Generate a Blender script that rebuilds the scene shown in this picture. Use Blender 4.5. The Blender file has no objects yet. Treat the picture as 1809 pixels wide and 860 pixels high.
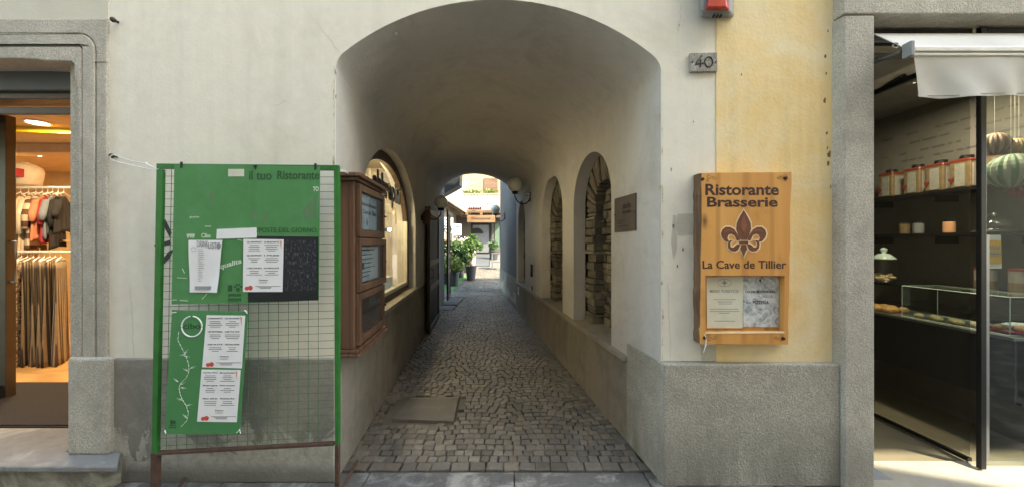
import bpy, bmesh, math, random
from mathutils import Vector, Matrix
from mathutils.geometry import tessellate_polygon
random.seed(7)
scene = bpy.context.scene
COL = scene.collection
R = math.radians
F = 640.0; CX = 904.5; CY = 430.0; EYE = 1.6

# ---------------------------------------------------------------- camera, light, exposure
cd = bpy.data.cameras.new('camera'); cam = bpy.data.objects.new('camera', cd); COL.objects.link(cam)
cd.sensor_width = 36; cd.lens = 36 * F / 1809; cd.clip_start = 0.05; cd.clip_end = 500
cam.location = (0, 0, EYE); cam.rotation_euler = (R(90), 0, 0)
scene.camera = cam
SUN_EL = 40.0; SUN_AZ = math.atan2(0.75, -0.66)
w = bpy.data.worlds.new('World'); scene.world = w; w.use_nodes = True
nt = w.node_tree; nt.nodes.clear()
sky = nt.nodes.new('ShaderNodeTexSky'); sky.sky_type = 'NISHITA'; sky.sun_disc = False
sky.sun_elevation = R(SUN_EL); sky.sun_rotation = SUN_AZ
bg = nt.nodes.new('ShaderNodeBackground'); bg.inputs[1].default_value = 0.15
wo = nt.nodes.new('ShaderNodeOutputWorld'); nt.links.new(sky.outputs[0], bg.inputs[0]); nt.links.new(bg.outputs[0], wo.inputs[0])
sl = bpy.data.lights.new('sun', 'SUN'); sl.energy = 2.0; sl.angle = R(0.5); sl.color = (1.0, 0.93, 0.82)
so = bpy.data.objects.new('sun', sl); COL.objects.link(so)
sd = Vector((math.sin(SUN_AZ) * math.cos(R(SUN_EL)), math.cos(SUN_AZ) * math.cos(R(SUN_EL)), math.sin(R(SUN_EL))))
so.rotation_euler = sd.to_track_quat('Z', 'Y').to_euler()
scene.view_settings.view_transform = 'Standard'; scene.view_settings.look = 'None'
scene.view_settings.gamma = 1; scene.view_settings.use_curve_mapping = False
scene.view_settings.exposure = 3.25
scene.view_settings.use_white_balance = True
scene.view_settings.white_balance_temperature = 7800; scene.view_settings.white_balance_tint = 3
scene.render.engine = 'CYCLES'
scene.cycles.max_bounces = 12; scene.cycles.diffuse_bounces = 4; scene.cycles.transparent_max_bounces = 16

# ---------------------------------------------------------------- helpers
def P(px, py, Y):
    return ((px - CX) / F * Y, Y, EYE - (py - CY) / F * Y)
def jit(a): return random.uniform(-a, a)
def LW(Y): return -0.97 - 0.09 * Y          # left passage wall
def RW(Y): return 1.3416 - 0.14 * Y         # right passage wall
def mapL(Y, z, d): return (LW(Y) + d, Y, z)  # d > 0: into the passage
def mapR(Y, z, d): return (RW(Y) - d, Y, z)
def mapF(x, z, d): return (x, d, z)
def gz(Y): return 0.0 if Y <= 12 else (0.075 * (min(Y, 24) - 12))

ORG = {}
class MB:
    def __init__(s): s.v = []; s.f = []
    def add(s, vs, fs):
        n = len(s.v); s.v += [tuple(p) for p in vs]; s.f += [tuple(i + n for i in f) for f in fs]; return s
    def hexa(s, p):
        return s.add(p, [(0,3,2,1),(4,5,6,7),(0,1,5,4),(1,2,6,5),(2,3,7,6),(3,0,4,7)])
    def box(s, x0, y0, z0, x1, y1, z1):
        return s.hexa([(x0,y0,z0),(x1,y0,z0),(x1,y1,z0),(x0,y1,z0),(x0,y0,z1),(x1,y0,z1),(x1,y1,z1),(x0,y1,z1)])
    def mbox(s, m, u0, v0, d0, u1, v1, d1):
        return s.hexa([m(u0,v0,d0),m(u1,v0,d0),m(u1,v0,d1),m(u0,v0,d1),m(u0,v1,d0),m(u1,v1,d0),m(u1,v1,d1),m(u0,v1,d1)])
    def prism(s, pts, m, d0, d1, holes=(), sides=True, back=True):
        loops = [list(pts)] + [list(h) for h in holes]
        flat = [p for l in loops for p in l]; n = len(flat)
        tris = tessellate_polygon([[Vector((p[0], p[1], 0)) for p in l] for l in loops])
        vs = [m(p[0], p[1], d0) for p in flat] + ([m(p[0], p[1], d1) for p in flat] if (sides or back) else [])
        fs = [tuple(t) for t in tris]
        if back: fs += [tuple(i + n for i in reversed(t)) for t in tris]
        if sides:
            k = 0
            for l in loops:
                L = len(l)
                for i in range(L):
                    a, b = k + i, k + (i + 1) % L
                    fs.append((a, b, b + n, a + n))
                k += L
        return s.add(vs, fs)
    def pp(s, pts, Y0, Y1, holes=()):
        q = lambda l: [(P(a, b, Y0)[0], P(a, b, Y0)[2]) for a, b in l]
        return s.prism(q(pts), mapF, Y0, Y1, [q(h) for h in holes])
    def tube(s, pts, r, seg=8, cap=True):
        pts = [Vector(p) for p in pts]; rings = []
        rr = r if isinstance(r, (list, tuple)) else [r] * len(pts)
        n0 = len(s.v); up = Vector((0, 0, 1))
        for i, p in enumerate(pts):
            t = (pts[min(i + 1, len(pts) - 1)] - pts[max(i - 1, 0)]).normalized()
            a = t.cross(up)
            if a.length < 1e-3: a = t.cross(Vector((0, 1, 0)))
            a.normalize(); b = t.cross(a).normalized()
            for k in range(seg):
                th = 2 * math.pi * k / seg
                s.v.append(tuple(p + (a * math.cos(th) + b * math.sin(th)) * rr[i]))
        for i in range(len(pts) - 1):
            for k in range(seg):
                a0 = n0 + i * seg + k; a1 = n0 + i * seg + (k + 1) % seg
                s.f.append((a0, a1, a1 + seg, a0 + seg))
        if cap:
            s.f.append(tuple(n0 + k for k in reversed(range(seg))))
            s.f.append(tuple(n0 + (len(pts) - 1) * seg + k for k in range(seg)))
        return s
    def lathe(s, prof, c, seg=24, sx=1, sy=1):
        n0 = len(s.v)
        for r, z in prof:
            for k in range(seg):
                th = 2 * math.pi * k / seg
                s.v.append((c[0] + r * sx * math.cos(th), c[1] + r * sy * math.sin(th), c[2] + z))
        for i in range(len(prof) - 1):
            for k in range(seg):
                a0 = n0 + i * seg + k; a1 = n0 + i * seg + (k + 1) % seg
                s.f.append((a0, a1, a1 + seg, a0 + seg))
        s.f.append(tuple(n0 + k for k in reversed(range(seg))))
        s.f.append(tuple(n0 + (len(prof) - 1) * seg + k for k in range(seg)))
        return s
    def ball(s, c, r, seg=24, rings=14, sz=1):
        pr = [(max(r * math.sin(math.pi * i / rings), r * 0.01), -r * sz * math.cos(math.pi * i / rings)) for i in range(rings + 1)]
        return s.lathe(pr, c, seg)
    def text(s, body, m, u0, v0, u1, v1, depth=0.0, bold=0.0, keep=False):
        c = bpy.data.curves.new('t', 'FONT'); c.body = body; c.size = 1; c.offset = bold
        c.extrude = 0.5; c.resolution_u = 3; c.align_x = 'LEFT'
        o = bpy.data.objects.new('t', c); COL.objects.link(o)
        me = bpy.data.meshes.new_from_object(o.evaluated_get(bpy.context.evaluated_depsgraph_get()))
        xs = [v.co.x for v in me.vertices]; ys = [v.co.y for v in me.vertices]
        ax, bx, ay, by = min(xs), max(xs), min(ys), max(ys)
        vs = [m(u0 + (v.co.x - ax) / (bx - ax) * (u1 - u0), v0 + (v.co.y - ay) / (by - ay) * (v1 - v0), depth * (v.co.z + 0.5)) for v in me.vertices]
        s.add(vs, [tuple(p.vertices) for p in me.polygons])
        bpy.data.objects.remove(o); bpy.data.curves.remove(c); bpy.data.meshes.remove(me)
        return s
    def textpx(s, body, px0, py0, px1, py1, Y, bold=0.02, depth=0.003, slant=0.0):
        # py1 = bottom, py0 = top of the text box, on a plane facing the street at distance Y
        def m(u, v, d):
            x, y, z = P(u, v + slant * (u - px0), Y); return (x, y - d, z)
        return s.text(body, m, px0, py1, px1, py0, depth, bold)
    def build(s, name, mat, parent=None, smooth=False, bevel=0, center=False, seg=2):
        me = bpy.data.meshes.new(name)
        if parent is not None: o3 = ORG[parent.name]
        elif center:
            xs = [p[0] for p in s.v]; ys = [p[1] for p in s.v]; zs = [p[2] for p in s.v]
            o3 = Vector(((min(xs) + max(xs)) / 2, (min(ys) + max(ys)) / 2, min(zs)))
        else: o3 = Vector((0, 0, 0))
        me.from_pydata([(p[0] - o3.x, p[1] - o3.y, p[2] - o3.z) for p in s.v], [], s.f)
        bm = bmesh.new(); bm.from_mesh(me); bmesh.ops.recalc_face_normals(bm, faces=bm.faces); bm.to_mesh(me); bm.free()
        if smooth:
            for p in me.polygons: p.use_smooth = True
        me.materials.append(mat)
        o = bpy.data.objects.new(name, me); COL.objects.link(o)
        if parent is not None: o.parent = parent
        else: o.location = o3
        if bevel:
            b = o.modifiers.new('b', 'BEVEL'); b.width = bevel; b.segments = seg; b.limit_method = 'ANGLE'; b.angle_limit = R(40)
        ORG[o.name] = o3.copy()
        return o
def tag(o, label=None, cat=None, group=None, kind=None):
    if label: o['label'] = label
    if cat: o['category'] = cat
    if group: o['group'] = group
    if kind: o['kind'] = kind
    return o
def thing(name, label, cat, loc=(0,0,0), group=None):
    o = bpy.data.objects.new(name, None); COL.objects.link(o); o.location = loc; o.empty_display_size = .1
    ORG[o.name] = Vector(loc); return tag(o, label, cat, group)
def copy_tree(o, loc=None, rz=None, label=None, parent=None):
    c = o.copy(); COL.objects.link(c)
    if parent is not None: c.parent = parent
    if loc is not None: c.location = loc
    if rz is not None: c.rotation_euler = (0, 0, rz)
    if label: c['label'] = label
    for ch in list(o.children): copy_tree(ch, parent=c)
    return c
def arc(y0, y1, z0, zs, zt, n=20):
    """arched opening outline (u, z): up the left, over, down the right"""
    c = (y0 + y1) / 2; a = (y1 - y0) / 2
    pts = [(y0, z0)]
    for i in range(n + 1):
        th = math.pi * (1 - i / n); pts.append((c + a * math.cos(th), zs + (zt - zs) * math.sin(th)))
    return pts + [(y1, z0)]

# ---------------------------------------------------------------- materials
class NG:
    def __init__(s, name):
        s.m = bpy.data.materials.new(name); s.m.use_nodes = True; s.t = s.m.node_tree; s.t.nodes.clear()
        s.out = s.t.nodes.new('ShaderNodeOutputMaterial')
    def n(s, typ, ins=None, **kw):
        nd = s.t.nodes.new('ShaderNode' + typ)
        for k, v in kw.items(): setattr(nd, k, v)
        for k, v in (ins or {}).items():
            i = nd.inputs[k]
            if hasattr(v, 'links') or isinstance(v, bpy.types.NodeSocket): s.t.links.new(v, i)
            else: i.default_value = v
        return nd
    def pos(s, sc=(1,1,1), obj=False):
        src = s.n('TexCoord').outputs['Object'] if obj else s.n('NewGeometry').outputs['Position']
        return s.n('Mapping', {'Vector': src, 'Scale': sc}).outputs[0]
    def noise(s, v, scale, detail=4, rough=.55, dist=0):
        return s.n('TexNoise', {'Vector': v, 'Scale': scale, 'Detail': detail, 'Roughness': rough, 'Distortion': dist}).outputs[0]
    def ramp(s, f, a, b):
        r = s.n('MapRange', {'Value': f, 'From Min': a, 'From Max': b}); r.clamp = True; return r.outputs[0]
    def mix(s, f, a, b, mode='MIX'):
        nd = s.n('Mix', data_type='RGBA', blend_type=mode)
        for k, v in ((0, f), (6, a), (7, b)):
            if isinstance(v, bpy.types.NodeSocket): s.t.links.new(v, nd.inputs[k])
            elif k == 0: nd.inputs[0].default_value = v
            else: nd.inputs[k].default_value = c4(v)
        return nd.outputs[2]
    def bump(s, h, st, dist=.01, nrm=None):
        d = {'Height': h, 'Strength': st, 'Distance': dist}
        if nrm is not None: d['Normal'] = nrm
        return s.n('Bump', d).outputs[0]
    def done(s, col, rough=.8, metal=0, nrm=None, **kw):
        b = s.n('BsdfPrincipled', {'Roughness': rough, 'Metallic': metal})
        if isinstance(col, bpy.types.NodeSocket): s.t.links.new(col, b.inputs['Base Color'])
        else: b.inputs['Base Color'].default_value = c4(col)
        if nrm is not None: s.t.links.new(nrm, b.inputs['Normal'])
        for k, v in kw.items(): b.inputs[k].default_value = v
        s.t.links.new(b.outputs[0], s.out.inputs[0]); return s.m
def c4(c): return (c[0], c[1], c[2], 1)
def sc(c, k): return tuple(min(1, x * k) for x in c)

def plaster(name, col, var=.9, stain=None, st_lo=.55, st_hi=.75, bump=.25, streak=.0, zlo=None, zhi=None, sscale=2.2):
    g = NG(name); p = g.pos()
    n1 = g.noise(p, 1.3, 8, .6, .4); n2 = g.noise(p, 11, 6, .65)
    c = g.mix(g.ramp(n1, .35, .65), col, sc(col, var))
    c = g.mix(g.ramp(n2, .3, .75), c, sc(col, 2 - var if var > 1 else 1.04))
    c = g.mix(g.ramp(g.noise(p, 70, 3, .6), .68, .76), c, sc(col, .72))
    if streak:
        ns = g.noise(g.pos((5, 5, .25)), 1.6, 5, .6)
        c = g.mix(g.n('Math', {0: g.ramp(ns, .5, .68), 1: streak}, operation='MULTIPLY').outputs[0], c, sc(col, .62))
    if stain:
        f = g.ramp(g.noise(p, sscale, 9, .68, .6), st_lo, st_hi)
        if zlo is not None:
            z = g.n('SeparateXYZ', {0: g.n('NewGeometry').outputs['Position']}).outputs[2]
            f = g.n('Math', {0: f, 1: g.ramp(z, zhi, zlo)}, operation='MULTIPLY').outputs[0]
        c = g.mix(f, c, stain)
    h = g.n('Math', {0: g.noise(p, 45, 5, .6), 1: g.noise(p, 4, 3)}, operation='ADD').outputs[0]
    return g.done(c, .92, nrm=g.bump(h, bump, .012))
def granite(name, col, fine=150):
    g = NG(name); p = g.pos()
    a = g.noise(p, fine, 3, .8); b = g.noise(p, fine * .45, 3, .7); d = g.noise(p, 2.2, 7, .65)
    c = g.mix(g.ramp(a, .40, .60), sc(col, .66), sc(col, 1.30))
    c = g.mix(g.ramp(b, .58, .70), c, sc(col, .62))
    c = g.mix(g.ramp(d, .35, .7), c, g.mix(.5, c, sc(col, .6)))
    c = g.mix(g.ramp(g.noise(p, 9, 7, .7), .45, .8), c, sc(col, .62))
    zz = g.n('SeparateXYZ', {0: p}).outputs[2]
    dm = g.n('Math', {0: g.ramp(zz, .45, .0), 1: g.ramp(g.noise(g.pos((3, 3, 1)), 1.5, 6, .65), .35, .65)}, operation='MULTIPLY').outputs[0]
    c = g.mix(dm, c, sc(col, .42))
    h = g.n('Math', {0: g.noise(p, 60, 4, .7), 1: b}, operation='ADD').outputs[0]
    return g.done(c, .85, nrm=g.bump(h, .55, .012))
def wood(name, c1, c2, ax=2, scale=9, rough=.55, knots=False):
    g = NG(name); s = [scale] * 3; s[ax] = scale * .07
    p = g.pos(tuple(s)); n = g.noise(p, 1.4, 6, .6, .8)
    w_ = g.n('TexWave', {'Vector': p, 'Scale': .55, 'Distortion': 5, 'Detail': 3, 'Detail Scale': 1.2}, wave_type='BANDS').outputs[1]
    c = g.mix(g.ramp(n, .3, .7), c1, c2); c = g.mix(g.ramp(w_, .8, 1.1), c, sc(c1, .78))
    if knots:
        k = g.n('TexVoronoi', {'Vector': g.pos((6, 6, 2.6)), 'Scale': 1.0}).outputs[0]
        c = g.mix(g.ramp(k, .16, .02), c, sc(c1, .3))
    c = g.mix(g.ramp(g.noise(g.pos(), 3, 8, .7), .55, .8), c, sc(c1, .6))
    return g.done(c, rough, nrm=g.bump(n, .25, .004))
def simple(name, col, rough=.6, metal=0, var=.85, scale=8, bump=0, obj=False, **kw):
    g = NG(name); p = g.pos(obj=obj)
    n = g.noise(p, scale, 5, .6); c = g.mix(g.ramp(n, .35, .7), col, sc(col, var))
    nr = g.bump(g.noise(p, scale * 6, 3), bump, .004) if bump else None
    return g.done(c, rough, metal, nr, **kw)
def glass(name, tint=(.93, .96, .95), base=.06):
    g = NG(name)
    lw = g.n('LayerWeight', {'Blend': .5}).outputs['Facing']
    pw = g.n('Math', {0: lw, 1: 5.0}, operation='POWER').outputs[0]
    f = g.n('Math', {0: pw, 1: .85, 2: base}, operation='MULTIPLY_ADD'); f.use_clamp = True
    t = g.n('BsdfTransparent', {'Color': c4(tint)}); gl = g.n('BsdfGlossy', {'Roughness': .02, 'Color': (1, 1, 1, 1)})
    mx = g.n('MixShader', {0: f.outputs[0], 1: t.outputs[0], 2: gl.outputs[0]})
    g.t.links.new(mx.outputs[0], g.out.inputs[0]); return g.m
def emit(name, col, st):
    g = NG(name); e = g.n('Emission', {'Color': c4(col), 'Strength': st}); g.t.links.new(e.outputs[0], g.out.inputs[0]); return g.m
def island(name, cols, rough=.85, bump=.4, bscale=50, dist=.01, dirt=True, spec=.5):
    g = NG(name); r = g.n('NewGeometry').outputs['Random Per Island']; p = g.pos()
    cr = g.n('ValToRGB', {0: r}); e = cr.color_ramp.elements
    while len(e) < len(cols): e.new(.5)
    for i, c in enumerate(cols): e[i].position = i / (len(cols) - 1); e[i].color = c4(c)
    c = g.mix(g.ramp(g.noise(p, bscale * .4, 5, .65), .35, .75), cr.outputs[0], g.mix(.5, cr.outputs[0], (.04, .037, .03)))
    if dirt:
        c = g.mix(g.ramp(g.noise(p, 1.1, 7, .65), .42, .72), c, g.mix(.6, c, (.05, .04, .028)))
        c = g.mix(g.ramp(g.noise(p, 7, 7, .7), .52, .66), c, g.mix(.75, c, (.13, .112, .085)))
    return g.done(c, rough, nrm=g.bump(g.noise(p, bscale, 5, .65), bump, dist), **{'Specular IOR Level': spec})
def leafmat(name, cols):
    g = NG(name); r = g.n('NewGeometry').outputs['Random Per Island']
    cr = g.n('ValToRGB', {0: r}); e = cr.color_ramp.elements
    while len(e) < len(cols): e.new(.5)
    for i, c in enumerate(cols): e[i].position = i / (len(cols) - 1); e[i].color = c4(c)
    d = g.n('BsdfPrincipled', {'Base Color': cr.outputs[0], 'Roughness': .5})
    t = g.n('BsdfTranslucent', {'Color': cr.outputs[0]})
    mx = g.n('MixShader', {0: .3, 1: d.outputs[0], 2: t.outputs[0]}); g.t.links.new(mx.outputs[0], g.out.inputs[0]); return g.m

CREAM = (.74, .70, .605)
M = {}
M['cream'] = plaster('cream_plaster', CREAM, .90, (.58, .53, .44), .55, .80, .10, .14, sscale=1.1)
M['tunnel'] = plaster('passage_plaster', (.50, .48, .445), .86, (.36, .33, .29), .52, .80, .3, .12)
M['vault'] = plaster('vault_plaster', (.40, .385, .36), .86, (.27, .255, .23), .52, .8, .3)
M['yellow'] = plaster('yellow_plaster', (.80, .59, .28), .88, (.80, .69, .46), .40, .62, .25, .32, sscale=1.3)
M['greyrender'] = plaster('grey_render', (.235, .23, .21), .78, (.42, .40, .34), .52, .60, .5, .1, 0.08, .62, sscale=3.0)
g = NG('grey_render2'); p = g.pos(); z = g.n('SeparateXYZ', {0: p}).outputs[2]
c = g.mix(g.ramp(g.noise(p, 1.7, 8, .65, .5), .35, .68), (.275, .255, .215), (.165, .155, .14))
c = g.mix(g.ramp(g.noise(p, 6, 6, .7), .5, .75), c, (.31, .295, .255))
hgt = g.n('Math', {0: z, 1: -.62, 2: .27}, operation='MULTIPLY_ADD').outputs[0]
pe = g.n('Math', {0: g.noise(p, 2.6, 10, .62, .7), 1: hgt}, operation='ADD').outputs[0]
lowm = g.n('Math', {0: g.ramp(pe, .60, .625), 1: g.ramp(z, .07, .14)}, operation='MULTIPLY').outputs[0]
c = g.mix(lowm, c, g.mix(g.ramp(g.noise(p, 14, 5, .7), .4, .7), (.42, .40, .34), (.27, .25, .21)))
c = g.mix(g.ramp(z, .16, .02), c, g.mix(.5, c, (.10, .095, .085)))
hb_ = g.n('Math', {0: g.noise(p, 40, 5, .6), 1: lowm}, operation='SUBTRACT').outputs[0]
M['greyrender'] = g.done(c, .92, nrm=g.bump(hb_, .5, .012))
M['lower'] = plaster('passage_render', (.24, .215, .18), .8, (.15, .13, .10), .48, .7, .45, .3)
M['granite'] = granite('granite', (.48, .445, .375))
M['granite2'] = granite('granite_plinth', (.385, .36, .30), 120)
M['slate'] = plaster('stone_slab', (.20, .195, .185), .7, (.33, .32, .30), .5, .7, .6)
M['pave'] = plaster('street_paving', (.125, .12, .112), .6, (.30, .29, .27), .48, .62, .8, sscale=4)
M['sill'] = plaster('sill_stone', (.30, .27, .22), .8, (.18, .16, .13), .5, .7, .4)
M['cobble'] = island('cobbles', [(.12, .107, .092), (.17, .153, .13), (.22, .20, .168), (.15, .14, .132), (.27, .245, .205), (.17, .135, .105)], .55, .6, 60, .006)
M['mortar'] = plaster('joint_sand', (.14, .122, .092), .7, (.18, .16, .12), .5, .7, .5)
M['rubble'] = island('rubble_stone', [(.16, .14, .11), (.24, .21, .16), (.30, .27, .21), (.12, .105, .085), (.20, .16, .11)], .9, .8, 30, .02)
M['pine'] = wood('varnished_pine', (.58, .26, .068), (.70, .355, .105), 2, 3.2, .35, True)
M['pineh'] = wood('pine_rail', (.50, .215, .048), (.66, .31, .085), 0, 7, .38)
M['bark'] = wood('bark_edge', (.10, .055, .03), (.22, .12, .06), 2, 14, .9)
M['brownwood'] = wood('brown_stained_wood', (.085, .044, .027), (.165, .088, .052), 2, 10, .45)
M['darkwood'] = wood('dark_wood', (.045, .026, .017), (.09, .052, .032), 2, 10, .5)
M['oldwood'] = wood('weathered_beams', (.085, .045, .025), (.14, .075, .04), 0, 4, .7)
M['carve'] = simple('burnt_lettering', (.042, .013, .007), .6)
M['carveline'] = simple('pale_groove', (.88, .66, .40), .6)
M['iron'] = simple('black_iron', (.008, .008, .009), .45, .3)
M['screw'] = simple('screw_head', (.06, .045, .035), .4, .7)
M['green'] = simple('green_paint', (.022, .175, .03), .38, 0, .7, 14)
M['wire'] = simple('green_wire', (.05, .16, .045), .5, 0, .5, 30)
M['rust'] = simple('rusty_steel', (.105, .055, .035), .85, .1, .5, 25, .4)
M['gboard'] = plaster('green_board', (.075, .25, .085), .82, (.10, .27, .12), .5, .7, .06, .25)
M['gboard2'] = simple('green_poster', (.055, .23, .075), .5, 0, .88, 5)
M['paper'] = simple('white_paper', (.80, .80, .82), .6, 0, .93, 9)
M['paper2'] = simple('yellowed_paper', (.66, .64, .52), .45, 0, .88, 9)
M['paperblue'] = simple('bluish_paper', (.46, .52, .60), .5, 0, .85, 6)
g = NG('photo_paper'); p = g.pos()
M['paperphoto'] = g.done(g.mix(g.ramp(g.noise(p, 17, 8, .7, 1.2), .42, .62), (.62, .64, .64), (.22, .25, .28)), .35)
M['ink'] = simple('ink', (.05, .05, .055), .7)
M['inkgrey'] = simple('grey_ink', (.30, .30, .31), .7)
M['darkgreen'] = simple('dark_green_marker', (.02, .09, .03), .7)
M['chalk'] = simple('white_marker', (.62, .72, .60), .8)
M['white'] = simple('white_paint', (.78, .79, .78), .5)
M['blackboard'] = None
g = NG('chalky_blackboard'); p = g.pos()
M['blackboard'] = g.done(g.mix(g.ramp(g.noise(g.pos((60, 60, 25)), 1.5, 6, .75), .52, .70), (.006, .007, .011), (.16, .165, .18)), .7)
M['black'] = simple('plain_black', (.0045, .005, .008), .6)
M['red'] = simple('tomato_red', (.60, .07, .05), .5)
M['orange'] = simple('pale_orange', (.75, .38, .2), .6)
M['string'] = simple('white_string', (.75, .75, .72), .8)
M['plastic'] = simple('grey_plastic', (.21, .22, .23), .35)
M['lens'] = simple('red_lens', (.55, .045, .02), .25, var=.6, scale=5)
M['marble'] = granite('marble_plate', (.36, .34, .30), 90)
M['plaque'] = simple('bronze_plaque', (.11, .088, .076), .35, .4, .8, 5)
M['globe'] = simple('opal_globe', (.80, .77, .70), .18, 0, .95, 6, obj=True)
M['glass'] = glass('clear_glass')
M['glassdark'] = glass('shop_glass', (.80, .82, .80), .04)
M['glassedge'] = emit('x', (0, 0, 0), 0)
M['glassedge'] = simple('glass_edge', (.55, .68, .62), .15)
M['bronze'] = simple('bronze_metal', (.10, .08, .06), .4, .6)
M['steel'] = simple('brushed_steel', (.42, .43, .44), .35, .9)
M['darkmetal'] = simple('black_metal', (.009, .009, .010), .38, .2)
M['greymetal'] = simple('grey_shutter', (.10, .105, .11), .5, .3)
M['canvas'] = simple('awning_canvas', (.56, .535, .48), .9, 0, .84, 2.2, .3)
M['alu'] = simple('cream_aluminium', (.62, .60, .53), .4, .2)
M['graffiti'] = simple('graffiti_spray', (.045, .045, .05), .8)

# ---------------------------------------------------------------- ground (structure)
gb = MB()
ys = [-30, -2.5, 2.2, 2.56, 8, 12] + [12 + i for i in range(1, 13)] + [60]
for i in range(len(ys) - 1):
    a, b = ys[i], ys[i + 1]
    gb.add([(-40, a, gz(a) - .03), (40, a, gz(a) - .03), (40, b, gz(b) - .03), (-40, b, gz(b) - .03)], [(0, 1, 2, 3)])
tag(gb.build('ground', M['mortar']), kind='structure')
# street slabs (pavement along the facade)
sb = MB(); x = -9.0
while x < 9.0:
    wdt = random.uniform(.7, 1.15)
    for (a, b) in ((2.02, 2.54), (1.5, 2.01), (.9, 1.49)):
        if b > 2.5 and (x + wdt < -1.25 or x > 1.0): b = 2.46
        dz = jit(.003)
        sb.box(x + .004, a, -.06, x + wdt - .004, b, dz)
    x += wdt
tag(sb.build('pavement', M['pave'], bevel=.004), kind='structure')
st = MB(); st.add([(-40, -2.6, -.01), (40, -2.6, -.01), (40, .9, -.01), (-40, .9, -.01)], [(0, 1, 2, 3)])
tag(st.build('street', M['pave']), kind='structure')

def cobble(mb, cx, cy, wx, wy, z, rot):
    c, s_ = math.cos(rot), math.sin(rot)
    cor = [(-1, -1), (1, -1), (1, 1), (-1, 1)]; cj = [(a * wx / 2 + jit(.006), b * wy / 2 + jit(.006)) for a, b in cor]
    rings = []
    tilt = (jit(.03), jit(.03))
    for k, dz in ((1, -.05), (1, -.007), (.95, -.002), (.86, .0005)):
        for (a, b) in cj:
            X, Yv = a * k, b * k
            rings.append((cx + X * c - Yv * s_, cy + X * s_ + Yv * c, z + dz + X * tilt[0] + Yv * tilt[1]))
    fs = [(12, 13, 14, 15)]
    for r_ in range(3):
        for k in range(4):
            fs.append((r_ * 4 + k, r_ * 4 + (k + 1) % 4, (r_ + 1) * 4 + (k + 1) % 4, (r_ + 1) * 4 + k))
    mb.add(rings, fs)
COVER = [(690, 748), (806, 740), (811, 701), (722, 702)]
cov = [(P(a, b, 1)[0], P(a, b, 1)[2]) for a, b in COVER]
def ground_pt(px, py):
    Y = EYE * F / (py - CY); return ((px - CX) / F * Y, Y)
cq = [ground_pt(a, b) for a, b in COVER]
cb = MB(); y = 2.565; row = 0
while y < 17.5:
    h = (.098 if row == 0 else .076) + jit(.007); amp = min(1, max(0, (y - 2.7) / .7)) * .085
    xl = (LW(y) if y < 10 else -3.6) + .005; xr = (RW(y) if y < 12.5 else 1.0) - .005
    x = xl + (.0 if row % 2 else -.05)
    while x < xr:
        wd = random.uniform(.060, .095) if row else random.uniform(.10, .14)
        cx_ = x + wd / 2; ph = ((cx_ - xl) % .62) / .62 * 2 - 1
        cy_ = y + h / 2 + amp * (1 - ph * ph) - amp * .6
        rot = -amp * 2 * ph / .36 * .55 if row else 0
        ok = xl - .03 < cx_ < xr + .02 and cy_ > 2.6
        if 3.21 < cy_ < 3.80 and -1.2 < cx_ < -.50: ok = False
        if 8.7 < cy_ < 10.85 and -2.0 < cx_ < -1.42: ok = False
        if ok: cobble(cb, cx_, cy_, wd - .005, h - .005, gz(cy_) + jit(.0025), rot + jit(.05))
        x += wd
    y += h; row += 1
tag(cb.build('cobbled_path', M['cobble']), kind='structure')
# covers in the path
t = thing('utility_cover', 'large grey stone slab set in the cobbles near the passage entrance', 'cover', (-.8, 3.5, 0))
m = MB()
m.prism([(-1.09, 3.31), (-.525, 3.27), (-.555, 3.765), (-1.06, 3.745)], lambda u, v, d: (u, v, d), -.04, .001)
m.build('slab', plaster('worn_slab', (.15, .137, .12), .7, (.20, .18, .155), .5, .75, .5, sscale=5), t, bevel=.003)
m = MB(); m.prism([(-1.06, 3.75), (-.555, 3.77), (-.555, 3.79), (-1.06, 3.77)], lambda u, v, d: (u, v, d), -.04, -.001)
m.build('edging', M['sill'], t)
for (Y0, Y1, lab) in ((8.75, 9.35, 'nearer pale drain cover in the cobbles by the passage exit'), (9.55, 10.75, 'longer pale drain cover in the cobbles just beyond the passage exit')):
    t = thing('drain_cover', lab, 'cover', (-1.6, Y0, 0), 'pale covers in the path')
    MB().box(-1.93, Y0, -.04, -1.45, Y1, .004).build('frame', M['marble'], t, bevel=.004)
    MB().box(-1.80, Y0 + .14, .001, -1.52, Y1 - .12, .010).build('lid', M['slate'], t, bevel=.003)

# ---------------------------------------------------------------- passage building (cream)
FY = 2.44
bld = thing('passage_building', 'cream plastered building pierced by the arched cobbled passage', 'building', (0, FY, 0))
XL0, XR0 = -1.19, 1.003
def prof(xl, xr, zl, zr, za, w_=0, n=44, rc=.05):
    out = []; a = (xr - xl) / 2; c = (xl + xr) / 2
    for i in range(n + 1):
        t_ = -math.cos(math.pi * i / n)
        zs = zl + (zr - zl) * (t_ + 1) / 2; k = (za - (zl + zr) / 2) / a; Rr = (1 + k * k) / (2 * k)
        sh = (math.sqrt(max(Rr * Rr - t_ * t_, 0)) - (Rr - k)) / k if k < 1 else math.sqrt(1 - t_ * t_)
        z = zs + (za - (zl + zr) / 2) * sh
        u = (abs(t_) - (1 - rc)) / rc
        if u > 0: z -= .055 * (1 - math.sqrt(max(0, 1 - u * u)))
        ze = zs - .055 + (za - (zl + zr) / 2 + .055) * math.sqrt(max(0, 1 - t_ * t_)) ** .93
        z = z * (1 - w_) + ze * w_
        out.append((c + a * t_, z))
    return out
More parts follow.
